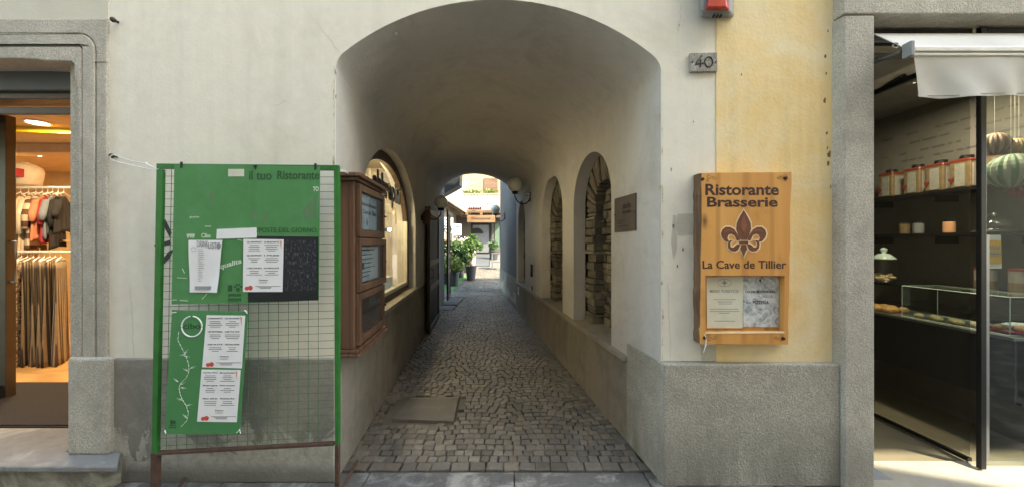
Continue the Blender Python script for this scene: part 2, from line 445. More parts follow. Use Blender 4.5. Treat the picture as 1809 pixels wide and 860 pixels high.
def sec(Y):
    k = (Y - FY) / (8.8 - FY)
    dip = -.10 * math.sin(math.pi * min(1, k)) 
    w_ = min(1, max(0, (Y - FY) / 1.3)); w_ = w_ * w_ * (3 - 2 * w_)
    drop = .15 * w_
    za = 3.24 + .06 * k - .16 * min(1, max(0, (Y - 5.2) / .5)) * (1 - max(0, (Y - 7.9) / .9)) 
    return prof(LW(Y) if Y > FY + .01 else XL0, RW(Y) if Y > FY + .01 else XR0, 2.84 - drop * (1 - .3 * k), 2.82 - drop - .08 * k, za, w_)
p0 = sec(FY)
front = [(-2.735, .83)] + [(XL0, .83)] + [p0[0]] + p0[1:-1] + [p0[-1], (XR0, .81), (1.372, .81), (1.372, 7.5), (-9, 7.5), (-9, 3.10), (-2.735, 3.10)]
MB().prism(front, mapF, FY, FY + .005).build('front_wall', M['cream'], bld)
# vault
m = MB(); rows = []
NY = 48
for i in range(NY + 1):
    Y = FY + (8.8 - FY) * i / NY; rows.append([(x_, Y, z_) for x_, z_ in sec(Y)])
n = len(rows[0])
for r_ in rows: m.v += r_
for i in range(NY):
    for k in range(n - 1):
        m.f.append((i * n + k, i * n + k + 1, (i + 1) * n + k + 1, (i + 1) * n + k))
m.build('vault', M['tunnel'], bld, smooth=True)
def zl_(Y): return sec(Y)[0][1]
def zr_(Y): return sec(Y)[-1][1]
# left passage wall
WIN = arc(2.95, 5.5, .93, 1.85, 2.64, 24)
top = [(Y, zl_(Y)) for Y in [8.8 - i * (8.8 - FY) / 48 for i in range(49)]]
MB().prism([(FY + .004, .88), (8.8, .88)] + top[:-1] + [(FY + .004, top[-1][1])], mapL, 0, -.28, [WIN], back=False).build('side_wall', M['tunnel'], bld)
MB().prism([(FY + .003, 0), (8.79, 0), (8.79, .878), (FY + .003, .878)], mapL, .004, -.1, sides=True).build('lower_wall', M['lower'], bld)
m = MB(); m.mbox(mapL, 2.9, .885, -.19, 5.56, .934, .035); m.build('window_sill', M['sill'], bld, bevel=.006)
MB().prism([(8.8, 0), (10.0, 0), (10.0, 5.5), (8.8, 5.5)], mapL, 0, -.2).build('yard_wall', plaster('grey_yard_plaster', (.34, .34, .34), .85), bld)
# right passage wall
NICHE = [arc(3.24, 4.33, .69, 2.03, 2.54, 18), arc(4.80, 6.02, .69, 2.02, 2.60, 18), arc(7.62, 8.55, .69, 2.05, 2.55, 18)]
top = [(Y, zr_(Y)) for Y in [8.8 - i * (8.8 - FY) / 48 for i in range(49)]]
holes = [h[:] for h in NICHE]
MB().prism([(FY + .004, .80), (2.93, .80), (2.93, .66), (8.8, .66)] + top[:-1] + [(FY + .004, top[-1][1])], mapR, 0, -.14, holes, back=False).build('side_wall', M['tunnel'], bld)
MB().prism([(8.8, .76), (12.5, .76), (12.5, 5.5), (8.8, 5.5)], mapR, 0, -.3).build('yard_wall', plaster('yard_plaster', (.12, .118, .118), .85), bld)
MB().prism([(8.8, 0), (12.52, 0), (12.52, .755), (8.8, .755)], mapR, .01, -.3).build('yard_plinth', M['greyrender'], bld)
MB().prism([(2.93, 0), (8.79, 0), (8.79, .64), (2.93, .64)], mapR, .004, -.1).build('lower_wall', M['lower'], bld)
MB().mbox(mapR, 2.93, .645, -.34, 8.79, .694, .035).build('stone_sill', M['sill'], bld, bevel=.007)
# front plinths
MB().box(-2.70, FY - .012, 0, XL0, FY + .05, .828).build('plinth', M['greyrender'], bld, bevel=.006)
m = MB(); m.prism([(1.000, 2.385), (2.165, 2.385), (2.165, 2.46), (.98 , 2.46)], lambda u, v, d: (u, v, d), 0, .806)
m.build('plinth', M['granite2'], bld, bevel=.012, seg=3)
MB().prism([(2.462, 0), (2.928, 0), (2.928, .800), (2.462, .803)], mapR, .006, -.1).build('passage_plinth', M['granite2'], bld, bevel=.006)
# building mass behind the facade (roof and rear)
MB().box(-9.2, FY + .07, 0, -9.02, 8.79, 7.19).build('side_wall', M['cream'], bld)
MB().box(-9, FY + .07, 7.2, 1.37, 8.9, 7.5).build('roof_slab', M['slate'], bld)
p1 = sec(8.8)
rear = [(-9, 0), (LW(8.8), 0)] + p1 + [(RW(8.8), 0), (1.37, 0), (1.37, 7.2), (-9, 7.2)]
MB().prism(rear, mapF, 8.80, 8.9).build('rear_wall', M['cream'], bld)
M['chipc'] = plaster('exposed_render', (.46, .40, .30), .8)
for k_ in range(26):
    left = k_ % 2; e = 590.5 if left else 1169.5; b = random.uniform(110, 300) if left else random.uniform(110, 640); s_ = random.uniform(1.2, 3.2)
    m = MB(); m.pp([(e + (-1 if left else 1) * s_ * random.uniform(0, 1) * abs(math.sin(j * .55)) , b + s_ * 2.6 * math.cos(j * .55)) for j in range(11)], FY - .0022, FY + .002); m.build('plaster_chip', M['chipc'], bld)
m = MB()
for (a, b, s_) in ((500, 118, 1.2), (420, 92, 1), (592, 128, 5), (1166, 205, 4), (1167, 330, 5), (1169, 500, 4), (1171, 560, 5), (1190, 400, 5), (1207, 440, 4), (1197, 470, 3), (700, 60, 3), (1200, 45, 2), (1225, 215, 2), (1186, 300, 3), (593, 170, 4)):
    pts = [(a + .45 * s_ * random.uniform(.3, 1.3) * math.cos(k * .9), b + 1.2 * s_ * random.uniform(.4, 1.1) * math.sin(k * .9)) for k in range(7)]
    m = MB(); m.pp(pts, FY - .0025, FY + .01); m.build('plaster_chip', M['slate'] if 594 < a < 1165 or a > 1175 else M['chipc'], bld)
M['patch'] = plaster('mortar_patch', (.52, .49, .41), .9)
for q in ([(1197, 378), (1240, 377), (1240, 414), (1198, 416), (1195, 400)], [(1236, 610), (1275, 609), (1272, 636), (1240, 636)], [(1189, 380), (1195, 381), (1196, 440), (1190, 458), (1186, 430)]):
    m = MB(); m.pp(q, FY - .002, FY + .01); m.build('grey_patch', M['patch'], bld)
m = MB()
for pts in ([(283, 388), (300, 420), (303, 411), (292, 388)], [(272, 432), (300, 424), (302, 431), (275, 440)], [(283, 462), (298, 444), (306, 440), (300, 455), (290, 466)]):
    m = MB(); m.pp(pts, FY - .002, FY + .01); m.build('graffiti', M['graffiti'], bld)

def crack(pts, w_=.5):
    m = MB()
    for i in range(len(pts) - 1):
        (a, b), (c, d) = pts[i], pts[i + 1]; L = math.hypot(c - a, d - b) + 1e-6; nx, ny = -(d - b) / L * w_ / 2, (c - a) / L * w_ / 2
        m.pp([(a + nx, b + ny), (c + nx * .8, d + ny * .8), (c - nx * .8, d - ny * .8), (a - nx, b - ny)], FY - .0012, FY + .004)
    m.build('crack', M['patch'], bld)
def wander(a, b, n=14, amp=2.2): return [(a[0] + (b[0] - a[0]) * i / n + (jit(amp) if 0 < i < n else 0), a[1] + (b[1] - a[1]) * i / n + (jit(amp * .6) if 0 < i < n else 0)) for i in range(n + 1)]
crack(wander((478, 190), (505, 178), 8)); crack(wander((1205, 5), (1196, 60), 12)); crack(wander((600, 95), (560, 40), 12)); crack(wander((1180, 500), (1184, 632), 16, 1.5)); crack(wander((230, 500), (236, 628), 14))
# rubble infill of the niches
def stone(mb, mp, u0, v0, u1, v1, d0, d1):
    j = .008; cu, cv = (u0 + u1) / 2, (v0 + v1) / 2
    o8 = []
    for k, d in ((1, d0), (1, d1 - .012), (.86, d1 + jit(.012))):
        for (a, b) in ((u0, v0), (u1, v0), (u1, v1), (u0, v1)):
            o8.append(mp(cu + (a - cu) * k + jit(j), cv + (b - cv) * k + jit(j), d + jit(.004)))
    mb.add(o8, [(8, 9, 10, 11)] + [(r_ * 4 + k, r_ * 4 + (k + 1) % 4, (r_ + 1) * 4 + (k + 1) % 4, (r_ + 1) * 4 + k) for r_ in range(2) for k in range(4)])
for (a, b, z0, zs, zt) in ((3.24, 4.33, .69, 2.03, 2.54), (4.80, 6.02, .69, 2.02, 2.60), (7.62, 8.55, .69, 2.05, 2.55)):
    m = MB(); ia, ib, izs, izt = a + .24, b - .24, zs - .06, zt - .27
    nv = 17; c = (a + b) / 2
    for k in range(nv):       # voussoirs
        t0, t1 = math.pi * k / nv + .02, math.pi * (k + 1) / nv - .02
        A, Bv = (b - a) / 2 + .03, zt - zs + .03; A2, B2 = (ib - ia) / 2, izt - izs
        q = lambda t_, A_, B_, zz: (c - A_ * math.cos(t_), zz + B_ * math.sin(t_))
        quad = [q(t0, A, Bv, zs), q(t1, A, Bv, zs), q(t1, A2, B2, izs), q(t0, A2, B2, izs)]
        cu = sum(x_[0] for x_ in quad) / 4; cv = sum(x_[1] for x_ in quad) / 4; d1 = -.15 + jit(.015); o8 = []
        for kk, d in ((1, -.34), (1, d1 - .012), (.82, d1)):
            for (u, v) in quad: o8.append(mapR(cu + (u - cu) * kk + jit(.006), cv + (v - cv) * kk + jit(.006), d))
        m.add(o8, [(8, 9, 10, 11)] + [(r_ * 4 + i, r_ * 4 + (i + 1) % 4, (r_ + 1) * 4 + (i + 1) % 4, (r_ + 1) * 4 + i) for r_ in range(2) for i in range(4)])
    for (u0, u1) in ((a - .02, ia), (ib, b + .02)):
        z = z0
        while z < zs - .02:
            h = random.uniform(.035, .10); stone(m, mapR, u0, z + .005, u1 + jit(.03), min(z + h, zs) - .005, -.36, -.15 + jit(.02)); z += h
    z = z0
    while z < izt:
        h = random.uniform(.035, .10); u = ia - .03 - random.random() * .1
        while u < ib:
            wd = random.uniform(.08, .24); stone(m, mapR, u + .005, z + .005, u + wd - .005, z + h - .006, -.5, -.27 + jit(.03)); u += wd
        z += h
    ni = m.build('stone_niche', M['rubble'], bld)
    MB().mbox(mapR, a - .1, z0 - .05, -.42, b + .1, zt + .1, -.36).build('backing', M['mortar'], ni)

# ---------------------------------------------------------------- arched shop window, left passage wall
FR = (3.02, 5.42)
wn = bld
m = MB(); o_ = arc(2.95, 5.5, .93, 1.85, 2.64, 24); i_ = arc(3.06, 5.38, .99, 1.85, 2.53, 24)
m.prism(o_, mapL, -.17, -.105, [i_[::-1]]); wf = m.build('shop_window', M['darkwood'], bld)
m = MB()
for (u0, v0, u1, v1) in ((3.06, 1.0, 5.38, 1.04), (5.33, 1.04, 5.375, 1.92), (3.065, 1.04, 3.11, 1.92)): m.mbox(mapL, u0, v0, -.15, u1, v1, -.095)
m.build('frame', M['alu'], wf)
MB().prism(arc(3.05, 5.39, 1.0, 1.85, 2.54, 24), mapL, -.140, -.136).build('pane', M['glass'], wf)
m = MB(); m.text('abbrepini', lambda u, v, d: mapL(u, v, -.10 + d), 3.62, 2.03, 4.86, 2.37, .012, .03)
m.build('lettering', M['black'], wf)
# display room behind the window
M['tan'] = simple('tan_wall', (.50, .43, .33), .8)
M['tanfloor'] = simple('display_floor', (.50, .42, .32), .6)
m = MB(); X0 = -2.55
m.box(X0 - .05, 2.75, .9, X0, 5.8, 2.9); m.box(X0, 2.70, .9, -1.25, 2.75, 2.9); m.box(X0, 5.8, .9, -1.5, 5.85, 2.9); m.box(X0, 2.75, 2.8, -1.50, 5.8, 2.85)
m.build('display_room', M['tan'], bld)
MB().box(X0, 2.75, .90, -1.52, 5.8, .94).build('display_floor', M['tanfloor'], bld)
M['bulb'] = emit('lamp_glow', (1, .80, .52), 12)
for (Yb, zb, lab) in ((4.4, 1.786, 'upper small lit spotlight behind the arched shop window'), (4.4, 1.414, 'lower small lit spotlight behind the arched shop window'), (5.25, 1.80, 'small lit lamp deep inside the arched shop window')):
    xb = -.363 * Yb if Yb < 5 else LW(Yb) - .33
    t = thing('spotlight', lab, 'lamp', (xb, Yb, zb), 'lamps in the arched window display')
    MB().tube([(xb - .02, Yb + .02, zb), (xb - .09, Yb + .09, zb)], .028, 12).build('housing', M['iron'], t)
    MB().ball((xb, Yb, zb), .022, 12, 8).build('bulb', M['bulb'], t, smooth=True)
    MB().tube([(xb - .09, Yb + .09, zb), (X0, Yb + .3, zb)], .007, 6).build('arm', M['iron'], t)
ll = bpy.data.lights.new('display_light', 'POINT'); ll.energy = 13; ll.color = (1, .84, .64); ll.shadow_soft_size = .1
lo = bpy.data.objects.new('display_light', ll); COL.objects.link(lo); lo.location = (-1.85, 4.2, 2.5)
def carton(x0, y0, z0, x1, y1, z1, mat, name, label, cat):
    t = thing(name, label, cat, ((x0 + x1) / 2, (y0 + y1) / 2, z0))
    MB().box(x0, y0, z0, x1, y1, z1 - .03).build('box_body', mat, t, bevel=.004)
    MB().box(x0 - .006, y0 - .006, z1 - .035, x1 + .006, y1 + .006, z1).build('lid', mat, t, bevel=.004)
carton(-1.78, 3.95, .94, -1.58, 4.15, 1.30, M['white'], 'display_box', 'taller pale display box in the arched shop window', 'box')
carton(-1.88, 4.40, .94, -1.60, 4.85, 1.17, M['paper2'], 'display_box', 'low wide cream display box in the arched shop window', 'box')
t = thing('curtain_panel', 'tan fabric panel hanging at the back of the arched shop window', 'curtain', (-2.3, 5.4, .95))
m = MB(); q = []
for i in range(40):
    u = i / 39; q.append((-2.45 + u * .75, 5.62 + .02 * math.sin(u * 40)))
m.add([(a, b, .96) for a, b in q] + [(a, b, 2.5) for a, b in q], [(i, i + 1, i + 41, i + 40) for i in range(39)])
m.build('cloth', M['tan'], t, smooth=True)
MB().tube([(-2.5, 5.62, 2.52), (-1.6, 5.62, 2.52)], .012).build('rod', M['bronze'], t)

# ---------------------------------------------------------------- wooden menu case on the left passage wall
mc = thing('menu_case', 'brown wooden wall menu case with three stacked doors beside the green frame', 'menu case', mapL(2.85, .83, 0))
A0, A1 = 2.50, 3.22; D = .105
m = MB(); m.mbox(mapL, A0, .87, .006, A1, 2.03, D); m.build('body', M['brownwood'], mc, bevel=.005)
m = MB()
m.mbox(mapL, A0 - .025, 2.031, .006, A1 + .03, 2.055, D + .03); m.mbox(mapL, A0 - .045, 2.056, .006, A1 + .05, 2.085, D + .055)
m.build('cornice', M['brownwood'], mc, bevel=.006)
m = MB()
m.mbox(mapL, A0 - .02, .845, .006, A1 + .02, .869, D + .03); m.mbox(mapL, A0 - .03, .82, .006, A1 + .03, .844, D + .045)
m.build('base_moulding', M['brownwood'], mc, bevel=.006)
for k, (z0, z1, tilt) in enumerate(((1.645, 2.02, 0), (1.26, 1.635, .02), (.885, 1.25, 0))):
    mp = (lambda tl: (lambda u, v, d: mapL(u, v, d + tl * (u - A0))))(tilt)
    m = MB(); fw = .05
    m.prism([(A0 + .03, z0), (A1 - .02, z0), (A1 - .02, z1), (A0 + .03, z1)], mp, D + .002, D + .03,
            [[(A0 + .03 + fw, z0 + fw), (A0 + .03 + fw, z1 - fw), (A1 - .02 - fw, z1 - fw), (A1 - .02 - fw, z0 + fw)]])
    dr = m.build('door', M['brownwood'], mc, bevel=.004)
    if k < 2:
        MB().mbox(mp, A0 + .09, z0 + .06, D + .003, A1 - .19, z1 - .06, D + .005).build('paper', M['paperblue'], dr)
        m = MB(); up = lambda u, v, d: mp(u, v, D + .006 + d)
        if k == 0:
            m.text('Ristorante Brasserie', up, A0 + .10, z0 + .235, A1 - .20, z0 + .265, .001, .02)
            m.text('La Cave de Tillier', up, A0 + .10, z0 + .175, A1 - .20, z0 + .21, .001, .02)
            m.prism([(A0 + .27, z0 + .08), (A0 + .29, z0 + .11), (A0 + .27, z0 + .15), (A0 + .25, z0 + .11)], mp, D + .006, D + .007)
        else:
            for r_ in range(7):
                zz = z1 - .09 - r_ * .032
                m.mbox(mp, A0 + .12 + jit(.02), zz, D + .0055, A0 + .12 + random.uniform(.15, .34), zz + (.012 if r_ == 0 else .006), D + .0065)
            m.mbox(mp, A0 + .13, z0 + .15, D + .0055, A0 + .18, z0 + .20, D + .0065)
        m.build('print', M['ink'], dr)
    else:
        MB().mbox(mp, A0 + .09, z0 + .055, D + .003, A1 - .08, z1 - .055, D + .005).build('back_panel', M['darkwood'], dr)
    MB().mbox(mp, A0 + .075, z0 + fw - .005, D + .014, A1 - .065, z1 - fw + .005, D + .017).build('pane', M['glass'], dr)
    MB().tube([mapL(A1 - .05, (z0 + z1) / 2, D + .03), mapL(A1 - .05, (z0 + z1) / 2, D + .05)], .008).build('knob', M['screw'], dr)

# ---------------------------------------------------------------- globe lamps
def globe_lamp(px_mp, Y, zm, proj, rise, r, label):
    sgn = 1 if px_mp is mapL else -1
    base = px_mp(Y, zm, 0)
    t = thing('globe_lamp', label, 'wall lamp', base, 'globe lamps along the passage')
    m = MB(); m.mbox(px_mp, Y - .045, zm - .09, .001, Y + .045, zm + .09, .022); m.build('back_plate', M['iron'], t, bevel=.008)
    x0, y0, z0 = px_mp(Y, zm, .02)
    pts = []
    for i in range(15):
        th = math.pi * i / 14
        pts.append((x0 + sgn * (proj - .02) * (1 - math.cos(th)) / 2, y0, z0 - .02 - .13 * math.sin(th) + (rise - r - .03) * (i / 14) ** 2))
    m = MB(); m.tube(pts, .011, 8)
    sp = [(x0 + sgn * (.03 + .035 * math.cos(a_)), y0, z0 + .05 + .035 * math.sin(a_)) for a_ in [i * .5 for i in range(12)]]
    m.tube(sp, .006, 6); m.build('arm', M['iron'], t, smooth=True)
    c = (x0 + sgn * (proj - .02), y0, zm + rise)
    MB().lathe([(.02, -r - .04), (.055, -r - .035), (.06, -r + .015), (.02, -r + .03)], c, 20).build('holder', M['iron'], t)
    MB().ball(c, r, 28, 18).build('globe', M['globe'], t, smooth=True)
globe_lamp(mapR, 7.03, 2.50, .30, .24, .146, 'white globe lamp on black bracket, nearest on the right passage wall')
globe_lamp(mapR, 11.1, 2.42, .30, .22, .146, 'white globe lamp on black bracket on the right wall beyond the passage exit')
globe_lamp(mapL, 6.6, 2.18, .27, .17, .12, 'white globe lamp on black bracket on the left passage wall')

# ---------------------------------------------------------------- black gate leaves folded on the left wall
def gate_leaf(Y0, Y1, off, z1, label):
    t = thing('gate_leaf', label, 'gate', mapL(Y0, 0, off), 'black gate leaves folded against the left wall')
    d0, d1 = off, off + .05
    m = MB(); m.mbox(mapL, Y0, .03, d0, Y0 + .07, z1, d1); m.mbox(mapL, Y1 - .07, .03, d0, Y1, z1, d1)
    for z in (.03, .75, 1.2, z1 - .09): m.mbox(mapL, Y0 + .07, z, d0, Y1 - .07, z + .09, d1)
    m.build('frame', M['darkwood'], t, bevel=.004)
    m = MB(); m.mbox(mapL, Y0 + .07, .12, d0 + .015, Y1 - .07, z1 - .09, d0 + .03); m.build('panel', M['black'], t)
    m = MB(); m.tube([mapL(Y0 + .03, 1.0, d1), mapL(Y0 + .03, 1.0, d1 + .05), mapL(Y0 + .03, 1.16, d1 + .05), mapL(Y0 + .03, 1.16, d1)], .008)
    m.build('handle', M['iron'], t)
    m = MB(); m.tube([mapL(Y0 + .035, z1, (d0 + d1) / 2), mapL(Y0 + .035, z1 + .06, (d0 + d1) / 2)], [.02, .006]); m.build('finial', M['iron'], t)
gate_leaf(6.32, 7.75, .06, 2.2, 'tall black wooden gate leaf folded against the left passage wall below the globe lamp')
gate_leaf(10.02, 10.9, .06, 2.5, 'farther black gate leaf at the end of the left wall, beside the potted plants')
t = thing('wall_lantern', 'small brown lantern on the left passage wall above the black gate leaf', 'lantern', mapL(6.05, 1.9, 0))
MB().mbox(mapL, 6.0, 1.98, .001, 6.1, 2.06, .05).build('bracket', M['iron'], t)
MB().lathe([(.03, -.02), (.06, 0), (.075, .15), (.05, .2), (.01, .23)], mapL(6.05, 1.93, .09), 16).build('shade', M['oldwood'], t, smooth=True)

# ---------------------------------------------------------------- small fittings on the right passage wall
t = thing('wall_plaque', 'dark bronze plaque with faint lettering on the right passage wall', 'plaque', mapR(2.96, 1.70, 0))
MB().prism([(2.77, 1.70), (3.145, 1.695), (3.145, 1.985), (2.77, 1.985)], mapR, .002, .012).build('plate', M['plaque'], t)
m = MB(); fl = lambda u, v, d: mapR(3.145 - (u - 2.77), v, .0125 + d)
m.text('studio', fl, 2.93, 1.88, 3.08, 1.93, .001, .02); m.text('legale', fl, 2.93, 1.83, 3.08, 1.875, .001, .02)
for z, a_ in ((1.785, .14), (1.765, .11), (1.74, .2)): m.mbox(fl, 2.83, z, 0, 2.83 + a_, z + .006, .001)
m.build('engraving', M['iron'], t)
m = MB()
for u in (2.785, 3.13): m.tube([mapR(u, 1.845, .012), mapR(u, 1.845, .018)], .007, 10)
m.build('screw', M['screw'], t)
t = thing('intercom_box', 'small black intercom box on the right passage wall between two niches', 'intercom', mapR(6.85, 1.0, 0))
MB().mbox(mapR, 6.8, .98, .001, 6.93, 1.21, .03).build('housing', M['iron'], t, bevel=.005)
m = MB()
for z in (1.03, 1.07, 1.11, 1.15): m.mbox(mapR, 6.84, z, .031, 6.89, z + .02, .034)
m.build('button', M['steel'], t)
t = thing('air_vent', 'small dark vent low on the right passage wall below the intercom', 'vent', mapR(6.85, .5, 0))
MB().mbox(mapR, 6.80, .72, .001, 6.9, .80, .01).build('frame', M['iron'], t)
m = MB()
for z in (.735, .755, .775): m.mbox(mapR, 6.81, z, .011, 6.89, z + .008, .016)
m.build('slat', M['greymetal'], t)
t = thing('socket_plate', 'small pale cover plate on the grey lower right wall inside the passage', 'cover plate', mapR(8.0, .4, 0))
MB().mbox(mapR, 8.35, .42, .012, 8.48, .60, .022).build('plate', M['white'], t, bevel=.003)
MB().mbox(mapR, 8.39, .48, .023, 8.44, .54, .026).build('socket', M['plastic'], t)

# ---------------------------------------------------------------- left shop: stone door surround, step, interior
ls = thing('clothes_shop_entrance', 'grey granite doorway of the warmly lit clothes shop at left', 'doorway', (-3.3, FY, 0))
def strip(xo, xi, zo, zi, ro, ri, Yf, Yb):
    def corner(x, z, r, n=8):
        return [(x - r + r * math.sin(math.pi / 2 * k / n), z - r + r * math.cos(math.pi / 2 * k / n)) for k in range(n + 1)] if r > 0 else [(x, z)]
    pts = [(-9, zo)] + corner(xo, zo, ro) + [(xo, .83), (xi, .83)] + corner(xi, zi, ri)[::-1] + [(-9, zi)]
    return MB().prism(pts, mapF, Yf, Yb)
fp = lambda px, py, Y=2.40: (P(px, py, Y)[0], P(px, py, Y)[2])
x1, z1 = fp(193.5, 37, 2.44); x2, z2 = fp(172.5, 60, 2.43); x3, z3 = fp(150.5, 82, 2.43); x4, z4 = fp(131, 106)
sur = strip(x1, x2, z1, z2, 0, .12, 2.420, 2.47).build('surround', M['granite'], ls, bevel=.006)
strip(x2 - .007, x3, z2 - .007, z3, .11, .03, 2.413, 2.47).build('surround', M['granite'], ls, bevel=.006)
s3 = MB(); x5 = fp(125, 0)[0]
s3.prism([(-9, z3 - .007), (x3 - .007 - .02, z3 - .007), (x3 - .007, z3 - .03), (x3 - .007, .83), (fp(126, 0)[0], .83), (fp(128, 0)[0], .93), (fp(133, 0)[0], 1.02), (fp(133, 0)[0], 1.6),
          (fp(132, 0)[0], 2.55), (fp(131, 0)[0], 2.66), (x5, 2.72), (x5, z4 - .02), (x5 - .02, z4 + .0), (fp(70, 0)[0], z4 + .002), (fp(60, 0)[0], z4 + .012), (fp(20, 0)[0], z4 + .018), (-9, z4 + .01)], mapF, 2.417, 2.78)
s3.build('surround', M['granite'], ls, bevel=.008)
MB().prism([(-9, 3.104), (-2.712, 3.104), (-2.712, 6.1), (-9, 6.1)], mapF, FY - .006, FY + .02).build('upper_shade_panel', plaster('shade_grey_plaster', (.55, .52, .44), .9, None, .5, .7, .12, .1), ls)  # shade on the wall above the door, painted as a greyer sheet
m = MB(); m.box(x4 + .002, 2.4185, z4 - .008, x1 + .001, 2.43, z4 - .004); m.build('joint_line', M['mortar'], ls)
m = MB(); m.box(x1 - .3, 2.47, .83, x1 - .001, 2.74, z1); m.build('jamb_core', M['granite'], ls)
m = MB(); q = fp(119, 632, 2.40); q2 = fp(205, 806, 2.44)
m.box(q[0], 2.395, .20, q2[0], 2.70, .845); m.build('jamb_base', M['granite'], ls, bevel=.02, seg=3)
m = MB(); m.prism([(-9, 2.27), (fp(208, 0, 2.27)[0], 2.27), (fp(214, 0, 2.42)[0], 2.42), (fp(214, 0, 2.42)[0], FY), (-3.0, FY), (-3.0, 2.75), (-9, 2.75)], lambda u, v, d: (u, v, d), .165, .205)
m.build('step_slab', M['slate'], ls, bevel=.010)
MB().box(-9, 2.31, -.02, fp(206, 0, 2.40)[0], 2.44, .163).build('step_riser', plaster('step_riser_plaster', (.20, .185, .15), .75, (.40, .38, .30), .5, .62, .5), ls)
# shop front metalwork above the door
m = MB(); m.box(-9, 2.60, 2.70, -2.96, 2.78, 2.98); m.build('shutter_box', M['greymetal'], ls, bevel=.01)
m = MB(); m.box(-9, 2.64, 2.655, -2.96, 2.74, 2.70); m.box(-9, 2.69, 2.56, -2.96, 2.72, 2.61); m.build('door_head', M['bronze'], ls, bevel=.004)
# interior shell
M['shopwall'] = simple('warm_wall', (.60, .40, .20), .8); M['shopceil'] = simple('shop_ceiling', (.62, .42, .24), .8)
M['shopfloor'] = wood('oak_floor', (.50, .28, .11), (.60, .36, .16), 0, 6, .35)
M['mat'] = simple('door_mat', (.022, .017, .015), .95, 0, .7, 60, .5)
FZ = .195
m = MB(); m.box(-9.5, 6.4, FZ, -2.8, 6.5, 3.1); m.box(-9.6, 2.5, FZ, -9.5, 6.5, 3.1); m.box(-2.80, 2.75, FZ, -2.75, 6.4, 3.1)
m.build('interior_wall', M['shopwall'], ls)
MB().box(-9.5, 2.75, 0, -2.8, 6.5, FZ).build('interior_floor', M['shopfloor'], ls)
m = MB(); m.box(-9.5, 2.79, 2.86, -2.8, 6.4, 2.92); m.build('interior_ceiling', M['shopceil'], ls)
m = MB(); m.box(-9.5, 3.10, 2.77, -2.8, 3.25, 2.859); m.box(-9.5, 4.55, 2.74, -2.8, 4.75, 2.859); m.build('ceiling_beam', M['shopceil'], ls, bevel=.01)
MB().hexa([(-9.5, 3.2, 2.80), (-2.8, 4.3, 2.80), (-2.8, 4.4, 2.80), (-9.5, 3.3, 2.80), (-9.5, 3.2, 2.858), (-2.8, 4.3, 2.858), (-2.8, 4.4, 2.858), (-9.5, 3.3, 2.858)]).build('ceiling_trim', simple('mustard_trim', (.62, .42, .03), .6), ls)
t = thing('door_mat', 'dark brown entrance mat inside the clothes shop door', 'mat', (-4.5, 3.2, FZ))
MB().box(-6.2, 2.78, FZ + .002, -3.35, 3.62, FZ + .018).build('pile', M['mat'], t, bevel=.004)
MB().box(-6.24, 2.762, FZ + .001, -3.31, 3.66, FZ + .008).build('border', M['iron'], t)
# door leaf
t = thing('shop_door', 'bronze framed glass door of the clothes shop standing open inward', 'door', (-4.62, 3.3, FZ))
m = MB(); m.box(-4.665, 3.27, FZ + .01, -4.57, 3.34, 2.76); m.box(-4.665, 2.5, FZ + .01, -4.60, 2.57, 2.76)
m.box(-4.65, 2.57, 2.68, -4.61, 3.27, 2.76); m.box(-4.65, 2.57, FZ + .01, -4.61, 3.27, FZ + .13); m.build('frame', M['bronze'], t, bevel=.004)
MB().box(-4.635, 2.57, FZ + .13, -4.625, 3.27, 2.68).build('pane', M['glass'], t)
m = MB(); m.tube([(-4.56, 3.30, 1.25), (-4.52, 3.30, 1.25), (-4.52, 3.30, 1.62), (-4.56, 3.30, 1.62)], .012); m.build('handle', M['steel'], t)
# downlights
M['downglow'] = emit('downlight_glow', (1, .86, .66), 3)
for (x, y, lab) in ((-4.92, 3.76, 'round recessed ceiling light nearer the clothes shop door'), (-6.74, 5.1, 'round recessed ceiling light deeper in the clothes shop'), (-4.3, 5.2, 'round recessed ceiling light at the back right of the clothes shop')):
    t = thing('ceiling_light', lab, 'ceiling light', (x, y, 2.85), 'recessed lights in the clothes shop ceiling')
    MB().lathe([(.095, 0), (.095, .012), (.07, .012)], (x, y, 2.846), 24).build('rim', M['white'], t)
    MB().lathe([(.078, 0), (.078, .003)], (x, y, 2.843), 24).build('lens', M['downglow'], t)
    l = bpy.data.lights.new('downlight', 'AREA'); l.shape = 'DISK'; l.size = .15; l.energy = 8; l.color = (1, .77, .50)
    o = bpy.data.objects.new('downlight', l); COL.objects.link(o); o.location = (x, y, 2.83)
